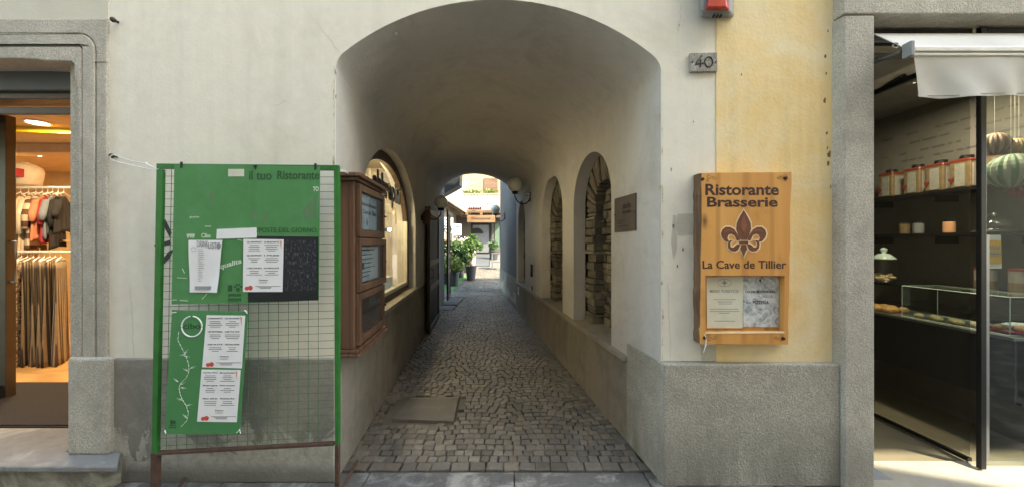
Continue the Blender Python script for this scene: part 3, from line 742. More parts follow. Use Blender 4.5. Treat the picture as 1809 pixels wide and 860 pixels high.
# garments
def cloth_mat(name, col, stripes=None, pattern=None):
    g = NG(name); p = g.pos(obj=True)
    c = g.mix(g.ramp(g.noise(p, 12, 4), .3, .7), col, sc(col, .8))
    if stripes:
        w_ = g.n('TexWave', {'Vector': p, 'Scale': stripes[1], 'Distortion': .3}, wave_type='BANDS', bands_direction=stripes[2]).outputs[1]
        c = g.mix(g.ramp(w_, .45, .6), c, stripes[0])
    if pattern: c = g.mix(g.ramp(g.noise(p, 26, 3, .6, 1.5), .47, .53), c, pattern)
    return g.done(c, .9)
def garment(name, x, y, ztop, length, width, mat, label, cat, group, hanger=True, sleeves=False, rz=0.0, thick=.05):
    t = thing(name, label, cat, (x, y, ztop - length), group)
    m = MB(); nu, nv = 26, 14; front_ = []
    ph = random.random() * 6; fr = random.uniform(3, 5)
    for side in (0, 1):
        for j in range(nv + 1):
            v = j / nv; wv = width * (.62 + .38 * min(1, v * 4)) * (1 + .08 * v)
            if not sleeves: wv = width * (.9 + .16 * v)
            for i in range(nu + 1):
                u = i / nu - .5
                th = thick * (1 - (2 * u) ** 4 * .85) * (.35 + .65 * v) + .006
                rip = .018 * v * math.sin(u * fr * 6.28 + ph)
                zz = ztop - .05 - v * length - (.07 * abs(2 * u) ** 1.6 if sleeves else 0) + .02 * math.sin(u * 9 + ph) * v
                m.v.append((x + rip + (th / 2 if side else -th / 2), y + u * wv, zz))
    W_ = nu + 1; H = nv + 1
    for side in (0, 1):
        o = side * W_ * H
        for j in range(nv):
            for i in range(nu): m.f.append((o + j * W_ + i, o + j * W_ + i + 1, o + (j + 1) * W_ + i + 1, o + (j + 1) * W_ + i))
    o = W_ * H
    for j in range(nv):
        for i in (0, nu): m.f.append((j * W_ + i, (j + 1) * W_ + i, o + (j + 1) * W_ + i, o + j * W_ + i))
    for i in range(nu):
        for j in (0, nv): m.f.append((j * W_ + i, j * W_ + i + 1, o + j * W_ + i + 1, o + j * W_ + i))
    m.build('fabric', mat, t, smooth=True)
    if sleeves:
        for s_ in (-1, 1):
            k = MB(); k.tube([(x, y + s_ * width * .34, ztop - .12), (x, y + s_ * width * .52, ztop - .28), (x, y + s_ * width * .58, ztop - length * .75)], [.035, .038, .026], 10)
            k.build('sleeve', mat, t, smooth=True)
    h = MB(); h.tube([(x, y - width * .42, ztop - .045), (x, y, ztop + .0), (x, y + width * .42, ztop - .045)], .007, 6)
    h.tube([(x, y, ztop), (x, y, ztop + .05), (x, y + .02, ztop + .075), (x, y + .03, ztop + .05)], .004, 6)
    h.build('hanger', M['white'], t)
    t.rotation_euler = (0, 0, rz)
    return t
cm = {'cream': cloth_mat('cream_cloth', (.70, .58, .44)), 'band': cloth_mat('banded_cloth', (.62, .50, .38), ((.12, .06, .04), 2.2, 'Z')), 'coral': cloth_mat('coral_cloth', (.62, .24, .14)),
      'red': cloth_mat('red_cloth', (.40, .03, .04)), 'blue': cloth_mat('grey_blue_cloth', (.20, .22, .26)), 'black': cloth_mat('black_cloth', (.015, .014, .016)),
      'leaf': cloth_mat('leaf_print_cloth', (.10, .055, .035), pattern=(.48, .36, .27)), 'stripe': cloth_mat('striped_cloth', (.30, .22, .145), ((.035, .025, .025), 7, 'Y')),
      'stripe2': cloth_mat('fine_striped_cloth', (.34, .27, .19), ((.08, .055, .045), 11, 'Y')), 'navy': cloth_mat('navy_cloth', (.035, .04, .055)), 'navyp': cloth_mat('navy_print_cloth', (.03, .03, .04), pattern=(.22, .20, .18))}
RY = 4.55
tops = [(-6.17, 'cream', .78, 'long cream blouse at the left end of the upper rail'), (-6.07, 'cream', .70, 'cream blouse second from the left on the upper rail'), (-5.98, 'band', .62, 'cream top with dark brown bands on the upper rail'), (-5.90, 'coral', .5, 'coral pink top on the upper rail beside the banded one'),
        (-5.83, 'red', .55, 'deep red top on the upper rail'), (-5.77, 'blue', .48, 'grey blue top on the upper rail beside the red one'), (-5.70, 'black', .58, 'long black top on the upper rail'), (-5.63, 'black', .42, 'short black top at the right end of the upper rail')]
for x, c, L, lab in tops: garment('shirt', x, RY, 2.24, L, .40, cm[c], lab, 'clothing', 'tops hanging on the upper rail', sleeves=True, rz=jit(.12) + .62)
low = [(-5.82, 'leaf', 1.20, 'brown leaf print trousers at the left end of the lower rail'), (-5.75, 'leaf', 1.22, 'second pair of brown leaf print trousers on the lower rail')] + \
      [(-5.68 + i * .065, ('stripe', 'stripe2')[i % 2], 1.20 + jit(.02), ['tan trousers with broad dark stripes, the pair next to the leaf print', 'beige finely striped trousers, first fine striped pair on the lower rail', 'tan broad striped trousers between the two fine striped pairs at left', 'beige finely striped trousers in the middle of the lower rail', 'tan broad striped trousers right of the middle of the lower rail', 'beige finely striped trousers, last pair before the short navy garments'][i]) for i in range(6)]
for x, c, L, lab in low: garment('striped_trousers' if 'stripe' in c else 'patterned_trousers', x, RY - .25, 1.44, L, .46, cm[c], lab, 'clothing', 'trousers hanging on the lower rail', rz=jit(.1) + .62, thick=.05)
for x, c, L, lab in ((-5.78, 'navy', .62, 'short navy trousers at the far right of the lower rack'), (-5.68, 'navyp', .95, 'navy print dress at the far right of the lower rack')):
    garment('hanging_dress', x, RY + .45, 1.36, L, .42, cm[c], lab, 'clothing', 'trousers hanging on the lower rail', rz=.6)
t = thing('clothes_rack', 'white double clothes rail standing in the warmly lit shop', 'clothes rack', (-5.8, RY, FZ))
MB().tube([(-6.6, RY, 2.30), (-5.2, RY, 2.30)], .014).build('rail', M['white'], t)
MB().tube([(-6.6, RY - .25, 1.50), (-5.2, RY - .25, 1.50)], .014).build('rail', M['white'], t)
for x in (-6.6, -5.22): MB().tube([(x, RY + .02, FZ), (x, RY + .02, 2.42)], .016).build('post', M['steel'], t)
MB().box(-6.6, RY + .0, 1.62, -5.4, RY + .35, 1.645).build('shelf', wood('shelf_wood', (.55, .36, .2), (.65, .45, .27), 0, 6), t, bevel=.003)
t = thing('cloth_basket', 'white cloth basket of folded clothes above the upper rail', 'basket', (-6.22, 4.6, 2.36))
MB().lathe([(.10, 0), (.15, .02), (.17, .18), (.15, .24), (.10, .27), (.02, .3)], (-6.2, 4.6, 2.33), 20).build('bag', cm['cream'], t, smooth=True)
MB().box(-6.12, 4.42, 2.42, -6.06, 4.50, 2.52).build('tag', cm['red'], t)
t = thing('hanging_curtain', 'tan orange curtain at the back right of the clothes shop', 'curtain', (-5.3, 5.2, FZ))
m = MB(); q = [(-5.9 + .9 * i / 59, 5.35 + .03 * math.sin(i * .9) - .1 * i / 59) for i in range(60)]
m.add([(a, b, FZ + .05) for a, b in q] + [(a, b, 2.45) for a, b in q], [(i, i + 1, i + 61, i + 60) for i in range(59)])
m.build('cloth', simple('tan_curtain', (.50, .27, .10), .85), t, smooth=True)
MB().tube([(-6.1, 5.3, 2.47), (-4.9, 5.3, 2.47)], .014).build('rod', M['bronze'], t)
# nails and string
def nail(px, py, lab):
    x, y, z = P(px, py, 2.41); y = FY; t = thing('wall_hook', lab, 'hook', (x, y, z), 'old iron hooks in the cream wall')
    MB().tube([(x, y + .0, z), (x + .004, y - .03, z - .003)], .009, 8).build('pin', M['screw'], t)
    MB().ball((x + .004, y - .035, z - .004), .017, 12, 8).build('head', M['screw'], t, smooth=True)
nail(200, 35, 'rusty iron hook at the top corner of the granite door surround')
nail(198, 275, 'rusty iron hook in the cream wall holding the white string')
m = MB()
def bow(a, b, sag, n=14): return [tuple(a[k] + (b[k] - a[k]) * i / n - (sag * math.sin(math.pi * i / n) if k == 2 else 0) for k in range(3)) for i in range(n + 1)]
h0 = P(200, 273, 2.39); kn = P(258, 289, 2.36); e0 = P(281, 300, 2.29)
m.tube(bow(h0, kn, .01), .0032, 6); m.tube(bow(kn, e0, .002), .0032, 6); m.ball(kn, .007, 8, 6)
h1 = P(200, 284, 2.40); e1 = P(284, 303, 2.28)
m.tube(bow(h1, e1, .004), .0032, 6); m.ball(h1, .007, 8, 6); m.ball(e1, .008, 8, 6)
m.tube([P(200, 273, 2.39), P(194, 277, 2.39), P(196, 282, 2.395), h1], .0032, 6); m.tube([e1, P(297, 305, 2.29)], .003, 6)
tag(m.build('string', M['string'], center=True), 'white string tied from the wall hook to the green frame', 'string')
m = MB(); m.tube([P(597, 300, 2.28), P(608, 301, 2.38), P(618, 306, 2.48)], .003, 6); m.tube([P(597, 303, 2.28), P(608, 303, 2.38), P(617, 308, 2.48)], .003, 6)
tag(m.build('string', M['string'], center=True), 'white string tying the green frame to the wooden menu case', 'string')

# ---------------------------------------------------------------- green mesh frame with menu boards
GY = 2.28
gf = thing('mesh_frame', 'green painted steel mesh frame standing against the cream wall', 'display frame', P(430, 850, GY))
m = MB(); m.pp([(276, 289), (598, 292), (598, 301), (276, 298)], GY - .012, GY + .012); m.build('top_rail', M['green'], gf, bevel=.002)
m = MB(); m.pp([(276, 299), (285.5, 299), (276, 800), (267, 800)], GY - .014, GY + .014); m.build('post', M['green'], gf, bevel=.002)
m = MB(); m.pp([(589.5, 301), (598, 301), (598, 785), (591.5, 785)], GY - .014, GY + .014); m.build('post', M['green'], gf, bevel=.002)
m = MB(); m.pp([(266, 800), (277, 800), (275, 878), (265, 878)], GY - .016, GY + .016); m.build('foot', M['rust'], gf, bevel=.002)
m = MB(); m.pp([(591, 786), (598, 786), (598, 874), (591, 874)], GY - .013, GY + .013); m.build('foot', M['rust'], gf, bevel=.002)
m = MB(); m.pp([(276, 799), (590, 782), (590, 787), (276, 804)], GY - .015, GY + .015); m.build('bottom_rail', M['rust'], gf, bevel=.002)
m = MB()
a = P(326, 840, 2.42); b = P(290, 873, GY - .12)
m.tube([(a[0], a[1], .03), (b[0], b[1], .02)], .012, 6); m.build('stay', M['rust'], gf)
m = MB(); m.tube([(P(600, 850, GY)[0], GY, .03), (-1.12, 2.62, .03)], .012, 6); m.build('stay', M['rust'], gf)
m = MB()
for k in range(1, 17):
    f_ = k / 17.6; a = P(286 + (590 - 286) * f_, 299, GY + .004); b = P(276 + (591 - 276) * f_ - 0, 799 - 14 * f_, GY + .004)
    m.tube([a, b], .0017, 5, False)
for k in range(1, 37):
    f_ = k / 37; a = P(286 - 10 * f_, 298 + 500 * f_ + (3 if k > 18 else 0), GY + .001); b = P(590, 300 + 484 * f_, GY + .001)
    mid = [a[i] * .5 + b[i] * .5 + (0, .004, jit(.003))[i] for i in range(3)]
    m.tube([a, mid, b], .0017, 5, False)
m.build('wire_mesh', M['wire'], gf)
# upper board
BY = GY - .02
ub = thing('menu_board', 'large green hand-lettered board on the upper half of the mesh frame', 'board', P(435, 535, BY))
m = MB(); m.pp([(308, 290), (565, 294), (563, 529), (500, 533), (303, 537)], BY, BY + .004); m.build('panel', M['gboard'], ub)
for q in ([(318, 286), (322, 286), (321, 297), (318, 297)], [(555, 289), (559, 289), (558, 300), (555, 300)], [(447, 292), (454, 292), (451, 300)]):
    m = MB(); m.pp(q, BY - .004, BY); m.build('cable_tie', M['black'], ub)
m = MB(); m.textpx('il tuo', 440, 302, 480, 318, BY, .01, .0015); m.textpx('Ristorante', 490, 302, 564, 317, BY, .012, .0015)
m.textpx('PROPOSTE DEL GIORNO:', 436, 402, 561, 410.5, BY, .0, .0015)
m.textpx('I', 403, 503, 410, 514, BY, .01, .0015); m.textpx('passa', 404, 518, 426, 525, BY, .005, .0015); m.textpx('entrare', 403, 525, 426, 532, BY, .005, .0015)
for (a, b, r_) in ((420, 511, 3.4), (414.5, 506, 1.7), (418, 502.5, 1.8), (422.3, 502.5, 1.8), (426, 506, 1.7)):
    m.pp([(a + r_ * math.cos(k * .7854), b + r_ * 1.15 * math.sin(k * .7854)) for k in range(8)], BY - .0015, BY)
m.build('lettering', M['darkgreen'], ub)
m = MB()
m.textpx('qualita', 389, 466, 427, 478, BY, .02, .0015, slant=-.28)
m.textpx('TO', 553, 330, 563, 338, BY, .02, .0015)
m.textpx('www', 330, 413, 344, 421, BY, .01, .0015); m.textpx('Cibo', 356, 412, 372, 420, BY, .01, .0015)
m.textpx('gusto', 335, 382, 352, 386, BY, .0, .0015)
for (a, b, c_, d_) in ((313, 490, 330, 491), (322, 474, 326, 482), (318, 530, 332, 531), (357, 528, 366, 518), (420, 423, 428, 425), (362, 400, 373, 400), (298, 530, 312, 529)):
    m.tube([P(a, b, BY - .001), P(c_, d_, BY - .001)], .002, 5)
m.build('chalk_mark', M['chalk'], ub)
M['worn'] = simple('worn_green', (.10, .19, .09), .6)
for (a, b, h) in ((374, 348, 9), (449, 380, 9), (539, 377, 10), (547, 373, 14), (556, 365, 20), (469, 386, 7)):
    m = MB(); m.pp([(a - 3, b - h * .8), (a, b - h), (a + 3, b - h), (a + 3, b + h), (a - 1, b + h), (a - 3, b + h * .7)], BY - .0008, BY); m.build('worn_patch', M['worn'], ub)
MB().pp([(403, 299), (431, 299), (431, 312), (403, 312)], BY - .0012, BY).build('sticker', M['paper2'], ub)
m = MB(); m.pp([(383, 405), (452, 402), (453, 420), (382, 422)], BY - .006, BY - .001); m.build('paper_strip', M['paper'], ub)
m = MB(); m.pp([(453, 417), (562, 418), (562, 530), (438, 533), (438, 515), (453, 515)], BY - .003, BY - .0003); m.build('blackboard', M['black'], ub)
m = MB(); m.pp([(503, 424), (560, 425), (559, 512), (502, 514)], BY - .0045, BY - .003); m.build('chalk_panel', M['blackboard'], ub)
def menu_text(m, x0, y0, x1, y1, Y, seed, heads, bottom=True):
    rnd = random.Random(seed); W_ = x1 - x0; H = y1 - y0
    for ci, cxx in enumerate((.27, .72)):
        for k, (fy, hd) in enumerate(heads[ci]):
            yy = y0 + H * fy; hw = .19 * W_
            m.textpx(hd, x0 + W_ * cxx - hw, yy - H * .012, x0 + W_ * cxx + hw, yy + H * .014, Y, .02, .0006)
            for j in range(4):
                y2 = yy + H * (.055 + j * .034); ww = rnd.uniform(.08, .20) * W_
                if k > 0 and j == 3: continue
                m.pp([(x0 + W_ * cxx - ww, y2), (x0 + W_ * cxx + ww, y2), (x0 + W_ * cxx + ww, y2 + H * .009), (x0 + W_ * cxx - ww, y2 + H * .009)], Y - .0006, Y)
    if bottom:
        m.textpx('Desserts', x0 + W_ * .4, y0 + H * .765, x0 + W_ * .62, y0 + H * .79, Y, .02, .0006)
        for (a, b, fy) in ((.4, .6, .82), (.3, .95, .89), (.38, .72, .91), (.42, .7, .93)):
            m.pp([(x0 + W_ * a, y0 + H * fy), (x0 + W_ * b, y0 + H * fy), (x0 + W_ * b, y0 + H * fy + .7), (x0 + W_ * a, y0 + H * fy + .7)], Y - .0006, Y)
def menu_paper(name, q, Y, label, seed, heads):
    t = thing(name, label, 'menu', P((q[2][0] + q[3][0]) / 2, q[2][1], Y), 'printed menus on the green boards')
    m = MB(); m.pp(q, Y, Y + .0015); m.build('sheet', M['paper'], t)
    x0 = (q[0][0] + q[3][0]) / 2 + 1; x1 = (q[1][0] + q[2][0]) / 2 - 1; y0 = q[0][1]; y1 = q[2][1]
    m = MB(); menu_text(m, x0, y0, x1, y1, Y - .0002, seed, heads); m.build('print', M['ink'], t)
    m = MB()
    for (a, b, r_) in ((.08, .935, 3.6), (.17, .925, 4.2)):
        m.pp([(x0 + (x1 - x0) * a + r_ * math.cos(k * .63), y0 + (y1 - y0) * b + r_ * math.sin(k * .63)) for k in range(10)], Y - (.0008 if a < .1 else .0012), Y)
    m.build('tomato_picture', M['red'], t)
    m = MB(); m.pp([(x1 - 5, y0 + 3), (x1 - 1, y0 + 4), (x1 - 2.5, y0 + 18)], Y - .0008, Y); m.build('carrot_picture', M['orange'], t)
H1 = [[(.06, 'GLI ANTIPASTI'), (.31, 'GLI ANTIPASTI'), (.55, 'I SECONDI')], [(.06, 'LE BRUSCHETTE'), (.31, 'I PRIMI'), (.55, 'LE INSALATE')]]
H2 = [[(.06, 'LE BRUSCHETTE'), (.31, 'LES ENTREES'), (.55, 'LES PLATS')], [(.06, 'LES ENTREES'), (.31, 'LES PATES'), (.55, 'LES SALADES')]]
H3 = [[(.06, 'Opening Menu'), (.30, 'Starters'), (.55, 'Main dishes')], [(.06, 'Bruschette'), (.30, 'First courses'), (.55, 'Salads')]]
menu_paper('menu_sheet', [(430, 422), (501, 423), (499, 515), (429, 515)], BY - .006, 'white menu sheet beside the black panel on the upper green board', 3, H1)
t = thing('drink_list', 'curling white drink list pinned on the upper green board', 'menu', P(360, 517, BY - .01), 'printed menus on the green boards')
m = MB(); nn = 12
for j in range(nn + 1):
    for i in range(nn + 1):
        u, v = i / nn, j / nn; a = 333 + 2 * v + u * (60 - 9 * v) ; b = 424 + v * 92
        x, y, z = P(a, b, BY - .006); curl = .035 * max(0, u - (.95 - .35 * v)) * v + .002 * math.sin(v * 6)
        m.v.append((x, y - curl, z))
for j in range(nn):
    for i in range(nn): m.f.append((j * 13 + i, j * 13 + i + 1, (j + 1) * 13 + i + 1, (j + 1) * 13 + i))
m.build('sheet', M['paper'], t, smooth=True)
m = MB(); TY = BY - .0095
m.textpx('DRINK', 348, 425, 368, 435, TY, .0, .001); m.textpx('LIST', 368, 428, 383, 439, TY, .0, .001)
rnd = random.Random(5)
for k in range(18):
    yy = 440 + k * 3.3; ww = rnd.uniform(4, 11); m.pp([(350, yy), (350 + ww, yy), (350 + ww, yy + .8), (350, yy + .8)], TY - .0006, TY)
m.pp([(344, 505), (373, 505), (372, 511), (344, 511)], TY - .001, TY); m.pp([(386 + 4 * math.cos(k * .7), 434 + 6 * math.sin(k * .7)) for k in range(9)], TY - .001, TY)
m.tube([P(342 + 4.5 * math.cos(a_), 440 + 4 * math.sin(a_), TY) for a_ in [k * .5 for k in range(13)]], .001, 4)
m.build('print', M['inkgrey'], t)
# lower board
LY = GY - .03
lb = thing('menu_board', 'narrower tilted green board marked cibo on the lower half of the mesh frame', 'board', P(360, 768, LY))
m = MB(); m.pp([(304, 547), (438, 550), (423, 766), (290, 766)], LY, LY + .004); m.build('panel', M['gboard2'], lb)
m = MB(); m.tube([P(339 + 18 * math.cos(a_), 576 + 18 * math.sin(a_), LY - .001) for a_ in [-1.45 + k * .2 for k in range(31)]], .0042, 6); m.build('circle', M['white'], lb)
m = MB(); m.textpx('cibo', 324, 570, 354, 580.5, LY, .012, .0015)
m.textpx('I', 301, 741, 305, 749, LY, .01, .0012); m.textpx('passa', 299, 749.5, 311, 752, LY, .0, .0012); m.textpx('entrare', 298, 753, 311, 755.5, LY, .0, .0012)
m.pp([(307.5 + 3 * math.cos(k * .785), 745 + 3 * math.sin(k * .785)) for k in range(8)], LY - .0012, LY)
m.build('lettering', M['darkgreen'], lb)
m = MB(); vp = [(316, 585), (314, 600), (320, 612), (328, 627), (333, 642), (334, 655), (329, 667), (320, 675), (316, 684), (318, 695), (322, 705), (329, 716), (333, 729), (330, 742), (319, 754)]
for i in range(len(vp) - 1):
    a, b = vp[i], vp[i + 1]
    for k in range(2):
        s0, s1 = k * .5 + .04, k * .5 + .42
        m.tube([P(a[0] + (b[0] - a[0]) * s0, a[1] + (b[1] - a[1]) * s0, LY - .001), P(a[0] + (b[0] - a[0]) * s1, a[1] + (b[1] - a[1]) * s1, LY - .001)], .0016, 5)
for (a, b, an) in ((326, 625, -55), (325, 628, 10), (327, 626, 175), (333, 655, 205), (336, 650, -20), (315, 674, 215), (318, 679, -25), (319, 684, 5), (322, 706, 195), (329, 716, -15), (331, 738, 220)):
    for da in (-14, 0, 14):
        an_ = R(an + da); L = 11 if da == 0 else 7
        m.tube([P(a, b, LY - .001), P(a + L * math.cos(an_), b + L * math.sin(an_), LY - .001)], [.0013, .0006], 5)
m.build('chalk_vine', M['chalk'], lb)
for pts in ([(303, 552), (311, 551)], [(432, 547), (437, 553)], [(291, 759), (293, 765)], [(418, 764), (423, 758), (425, 765)]):
    m = MB(); m.tube([P(a, b, LY - .002) for a, b in pts], .003, 6); m.build('cable_tie', M['white'], lb)
menu_paper('menu_sheet', [(365, 556), (433, 557), (427, 650), (357, 648)], LY - .003, 'upper white menu sheet on the tilted lower green board', 11, H2)
menu_paper('menu_sheet', [(356, 652), (425, 653), (418, 745), (348, 744)], LY - .003, 'lower white menu sheet on the tilted lower green board', 12, H3)

# ---------------------------------------------------------------- yellow building with pastry shop
yb = thing('pastry_shop_building', 'yellow plastered building with granite shopfront at right', 'building', (3, FY, 0))
MB().prism([(1.374, .80), (2.30, .80), (2.30, 7.5), (1.374, 7.5)], mapF, FY - .004, FY + .2).build('front_wall', M['yellow'], yb)
m = MB(); m.prism([(2.152, 2.435), (2.170, 2.362), (2.362, 2.36), (2.362, 2.80), (2.152, 2.80)], lambda u, v, d: (u, v, d), 0, 3.085); m.build('stone_pier', M['granite'], yb, bevel=.008)
m = MB(); m.box(2.158, 2.355, 3.092, 6.6, 2.85, 3.75); m.build('stone_lintel', M['granite'], yb, bevel=.008)
MB().box(5.9, 2.36, 0, 6.3, 2.8, 3.085).build('stone_pier', M['granite'], yb, bevel=.008)
MB().box(2.305, 2.42, 3.76, 9, 2.6, 7.5).build('front_wall', M['yellow'], yb)
MB().box(6.3, 2.42, 0, 9, 2.6, 3.76).build('front_wall', M['yellow'], yb)
MB().box(1.374, 2.65, 7.2, 9, 8.9, 7.5).build('roof_slab', M['slate'], yb)
MB().box(1.374, 8.8, 0, 9, 8.9, 7.19).build('rear_wall', M['yellow'], yb)
MB().box(8.9, 2.65, 0, 9, 8.79, 7.19).build('side_wall', M['yellow'], yb)
M['exposed'] = simple('exposed_brown', (.20, .12, .06), .9)
for (a, b, s_) in ((1458, 100, 2.5), (1463, 55, 1.5), (1457, 178, 3), (1462, 262, 2), (1465, 272, 4), (1463, 290, 3), (1468, 330, 2), (1461, 235, 2), (1460, 130, 1.5), (1290, 30, 1.5), (1310, 132, 1.2)):
    m = MB(); m.pp([(a + .8 * s_ * random.uniform(.3, 1.2) * math.cos(k * .8), b + 2 * s_ * random.uniform(.3, 1.2) * math.sin(k * .8)) for k in range(8)], FY - .0065, FY + .01)
    m.build('plaster_chip', M['exposed'], yb)
# interior shell
M['dkwall'] = simple('dark_taupe_wall', (.19, .178, .16), .75); M['dkceil'] = simple('dark_ceiling', (.26, .25, .22), .8); M['olive'] = simple('olive_floor', (.20, .175, .125), .35, 0, .8, 3)
m = MB(); m.box(4.32, 2.7, .05, 4.4, 6.0, 3.1); m.box(2.36, 6.0, .05, 4.4, 6.1, 3.1); m.box(2.30, 2.8, .05, 2.36, 6.0, 3.1); m.box(4.4, 2.7, .05, 6, 2.75, 3.1)
m.build('interior_wall', M['dkwall'], yb)
MB().box(2.36, 2.56, -.02, 4.4, 6.0, .06).build('interior_floor', M['olive'], yb)
MB().box(2.36, 2.86, 3.05, 4.4, 6.0, 3.12).build('interior_ceiling', M['dkceil'], yb)
m = MB(); m.hexa([(2.36, 2.30, -.02), (6, 2.30, -.02), (6, 2.56, -.02), (2.36, 2.56, -.02), (2.36, 2.30, .004), (6, 2.30, .004), (6, 2.56, .066), (2.36, 2.56, .066)])
m.build('threshold', simple('pale_threshold_stone', (.26, .24, .20), .8, 0, .85, 12, .3), yb)
# fine slanted lettering rows on the shop wall (illegible in the photo)
m = MB()
for k, z in enumerate((2.78, 2.68, 2.58, 2.50)):
    y = 2.85 + .1 * (k % 2)
    while y < 4.2:
        L = random.uniform(.03, .12)
        if random.random() < .75: m.box(4.314, y, z, 4.318, y + L, z + .014)
        y += L + .03
m.build('wall_lettering', simple('faint_lettering', (.13, .12, .105), .8), yb)
m = MB(); m.box(3.20, 2.47, .06, 3.238, 2.50, 3.08); m.box(3.26, 2.485, 2.98, 6, 2.52, 3.08); m.box(2.364, 2.5, 2.98, 3.18, 2.54, 3.08); 
gz_ = m.build('shopfront_frame', M['darkmetal'], yb, bevel=.003)
MB().box(3.241, 2.475, .12, 3.262, 2.50, 1.66).build('steel_edge', M['steel'], gz_)
MB().box(3.25, 2.503, .07, 5.9, 2.508, 2.98).build('pane', M['glassdark'], gz_)
t = thing('glass_door', 'black framed glass door of the pastry shop opened inward', 'door', (3.2, 2.6, .06))
m = MB(); m.box(3.195, 2.54, .075, 3.225, 3.42, .10); m.box(3.195, 3.38, .115, 3.225, 3.42, 2.95); m.box(3.195, 2.54, 2.91, 3.225, 3.38, 2.95); m.build('frame', M['darkmetal'], t)
MB().box(3.206, 2.54, .115, 3.212, 3.38, 2.91).build('pane', M['glassdark'], t)
MB().box(3.17, 3.3, .95, 3.18, 3.34, 1.25).build('handle', M['steel'], t)
t = thing('floor_plate', 'small hinged metal plate on the pavement beside the granite pier', 'plate', (2.45, 2.4, 0))
m = MB(); m.hexa([(2.37, 2.47, .02), (2.52, 2.47, .03), (2.56, 2.40, .02), (2.37, 2.40, .02), (2.37, 2.475, .07), (2.47, 2.475, .075), (2.54, 2.41, .030), (2.37, 2.41, .03)]); m.build('plate', M['greymetal'], t)
MB().tube([(2.40, 2.44, .05), (2.40, 2.44, .072)], .006).build('screw', M['screw'], t)
# counter
ct = thing('shop_counter', 'dark fronted pastry counter running back into the shop', 'counter', (3.75, 3.3, .06))
MB().box(3.55, 2.56, .47, 3.57, 4.15, .91).build('front_panel', simple('anthracite_panel', (.035, .035, .036), .3), ct, bevel=.002)
MB().box(3.54, 2.555, .912, 4.3, 4.15, .935).build('worktop', M['steel'], ct, bevel=.003)
MB().box(3.95, 2.56, .062, 4.25, 4.15, .46).build('cabinet', M['dkwall'], ct)
MB().box(3.60, 2.56, .455, 4.25, 4.15, .469).build('underside', M['darkmetal'], ct)
MB().box(3.95, 2.56, 1.16, 4.30, 4.15, 1.185).build('rear_shelf', M['darkmetal'], ct, bevel=.003)
def edge_box(mb, x0, y0, z0, x1, y1, z1, r):
    for (a, b) in ((x0, y0), (x1, y0), (x1, y1), (x0, y1)): mb.tube([(a, b, z0), (a, b, z1)], r, 4)
    for z in (z0, z1):
        mb.tube([(x0, y0, z), (x1, y0, z), (x1, y1, z), (x0, y1, z), (x0, y0, z)], r, 4)
gc = thing('glass_case', 'low clear glass pastry case with greenish edges on the counter', 'display case', (3.75, 2.95, .936))
m = MB(); X0c, X1c, Y0c, Y1c, Z0c, Z1c = 3.575, 3.90, 2.60, 3.32, .94, 1.215
m.box(X0c, Y0c, Z0c, X0c + .006, Y1c, Z1c); m.box(X0c, Y0c, Z1c, X1c, Y1c, Z1c + .006); m.box(X0c, Y1c - .006, Z0c, X1c, Y1c, Z1c); m.build('pane', M['glass'], gc)
m = MB(); edge_box(m, X0c, Y0c, Z0c, X1c, Y1c, Z1c, .004); m.build('edge', M['glassedge'], gc)
MB().box(X0c + .02, Y0c + .02, 1.075, X1c, Y1c - .02, 1.080).build('shelf', M['glass'], gc)
def bun(mb, c, r, h):
    mb.lathe([(r * .7, 0), (r, h * .35), (r * .9, h * .7), (r * .45, h * .97), (r * .02, h)], c, 14)
M['bun'] = simple('baked_crust', (.50, .29, .10), .6, 0, .55, 30, .4, obj=True); M['cookie'] = simple('pale_biscuit', (.66, .50, .28), .7, 0, .7, 30, .4, obj=True)
t0 = None
for k in range(9):
    c = (3.66 + .05 * (k % 2), 2.68 + k * .072, .936)
    lab = ['first','second','third','fourth','fifth','sixth','seventh','eighth','ninth'][8 - k] + ' golden biscuit counted from the far left end of the glass case'
    if t0 is None:
        m = MB(); bun(m, c, .036, .04); t0 = tag(m.build('biscuit', M['cookie'], smooth=True, center=True), lab, 'biscuit', 'biscuits in the glass case'); p00 = t0.location.copy()
    else:
        copy_tree(t0, (c[0], c[1], c[2]), random.random() * 6, lab)
t0 = None
for k in range(11):
    lab = 'golden brown pastry left of the glass case, %s row, %s' % (('first', 'second', 'third', 'fourth')[k // 3], ('front edge', 'middle', 'rear edge')[k % 3])
    c = (3.62 + .075 * (k % 3), 3.50 + .085 * (k // 3) + jit(.01), .936 + (.05 if k > 8 else 0))
    if t0 is None:
        m = MB(); bun(m, c, .045, .055); t0 = tag(m.build('pastry', M['bun'], smooth=True, center=True), lab, 'pastry', 'pastries heaped on the counter')
    else: copy_tree(t0, (c[0], c[1], c[2]), random.random() * 6, lab)
t = thing('cake_plate', 'red plate with cream topped cakes on the counter at far right', 'plate of cakes', (3.72, 2.70, .94))
MB().lathe([(.05, 0), (.11, .012), (.115, .022), (.06, .016)], (3.70, 2.68, .942), 24).build('plate', simple('crimson_plate', (.45, .01, .06), .25), t, smooth=True)
m = MB()
for (a, b) in ((-.05, .02), (.03, .03), (0, -.04), (.05, -.03)): bun(m, (3.70 + a, 2.68 + b, .955), .042, .05)
m.build('cake', M['bun'], t, smooth=True)
m = MB()
for (a, b) in ((-.05, -.01), (.01, 0), (.04, -.02)): bun(m, (3.70 + a, 2.68 + b, .985), .03, .035)
m.build('cream', M['white'], t, smooth=True)
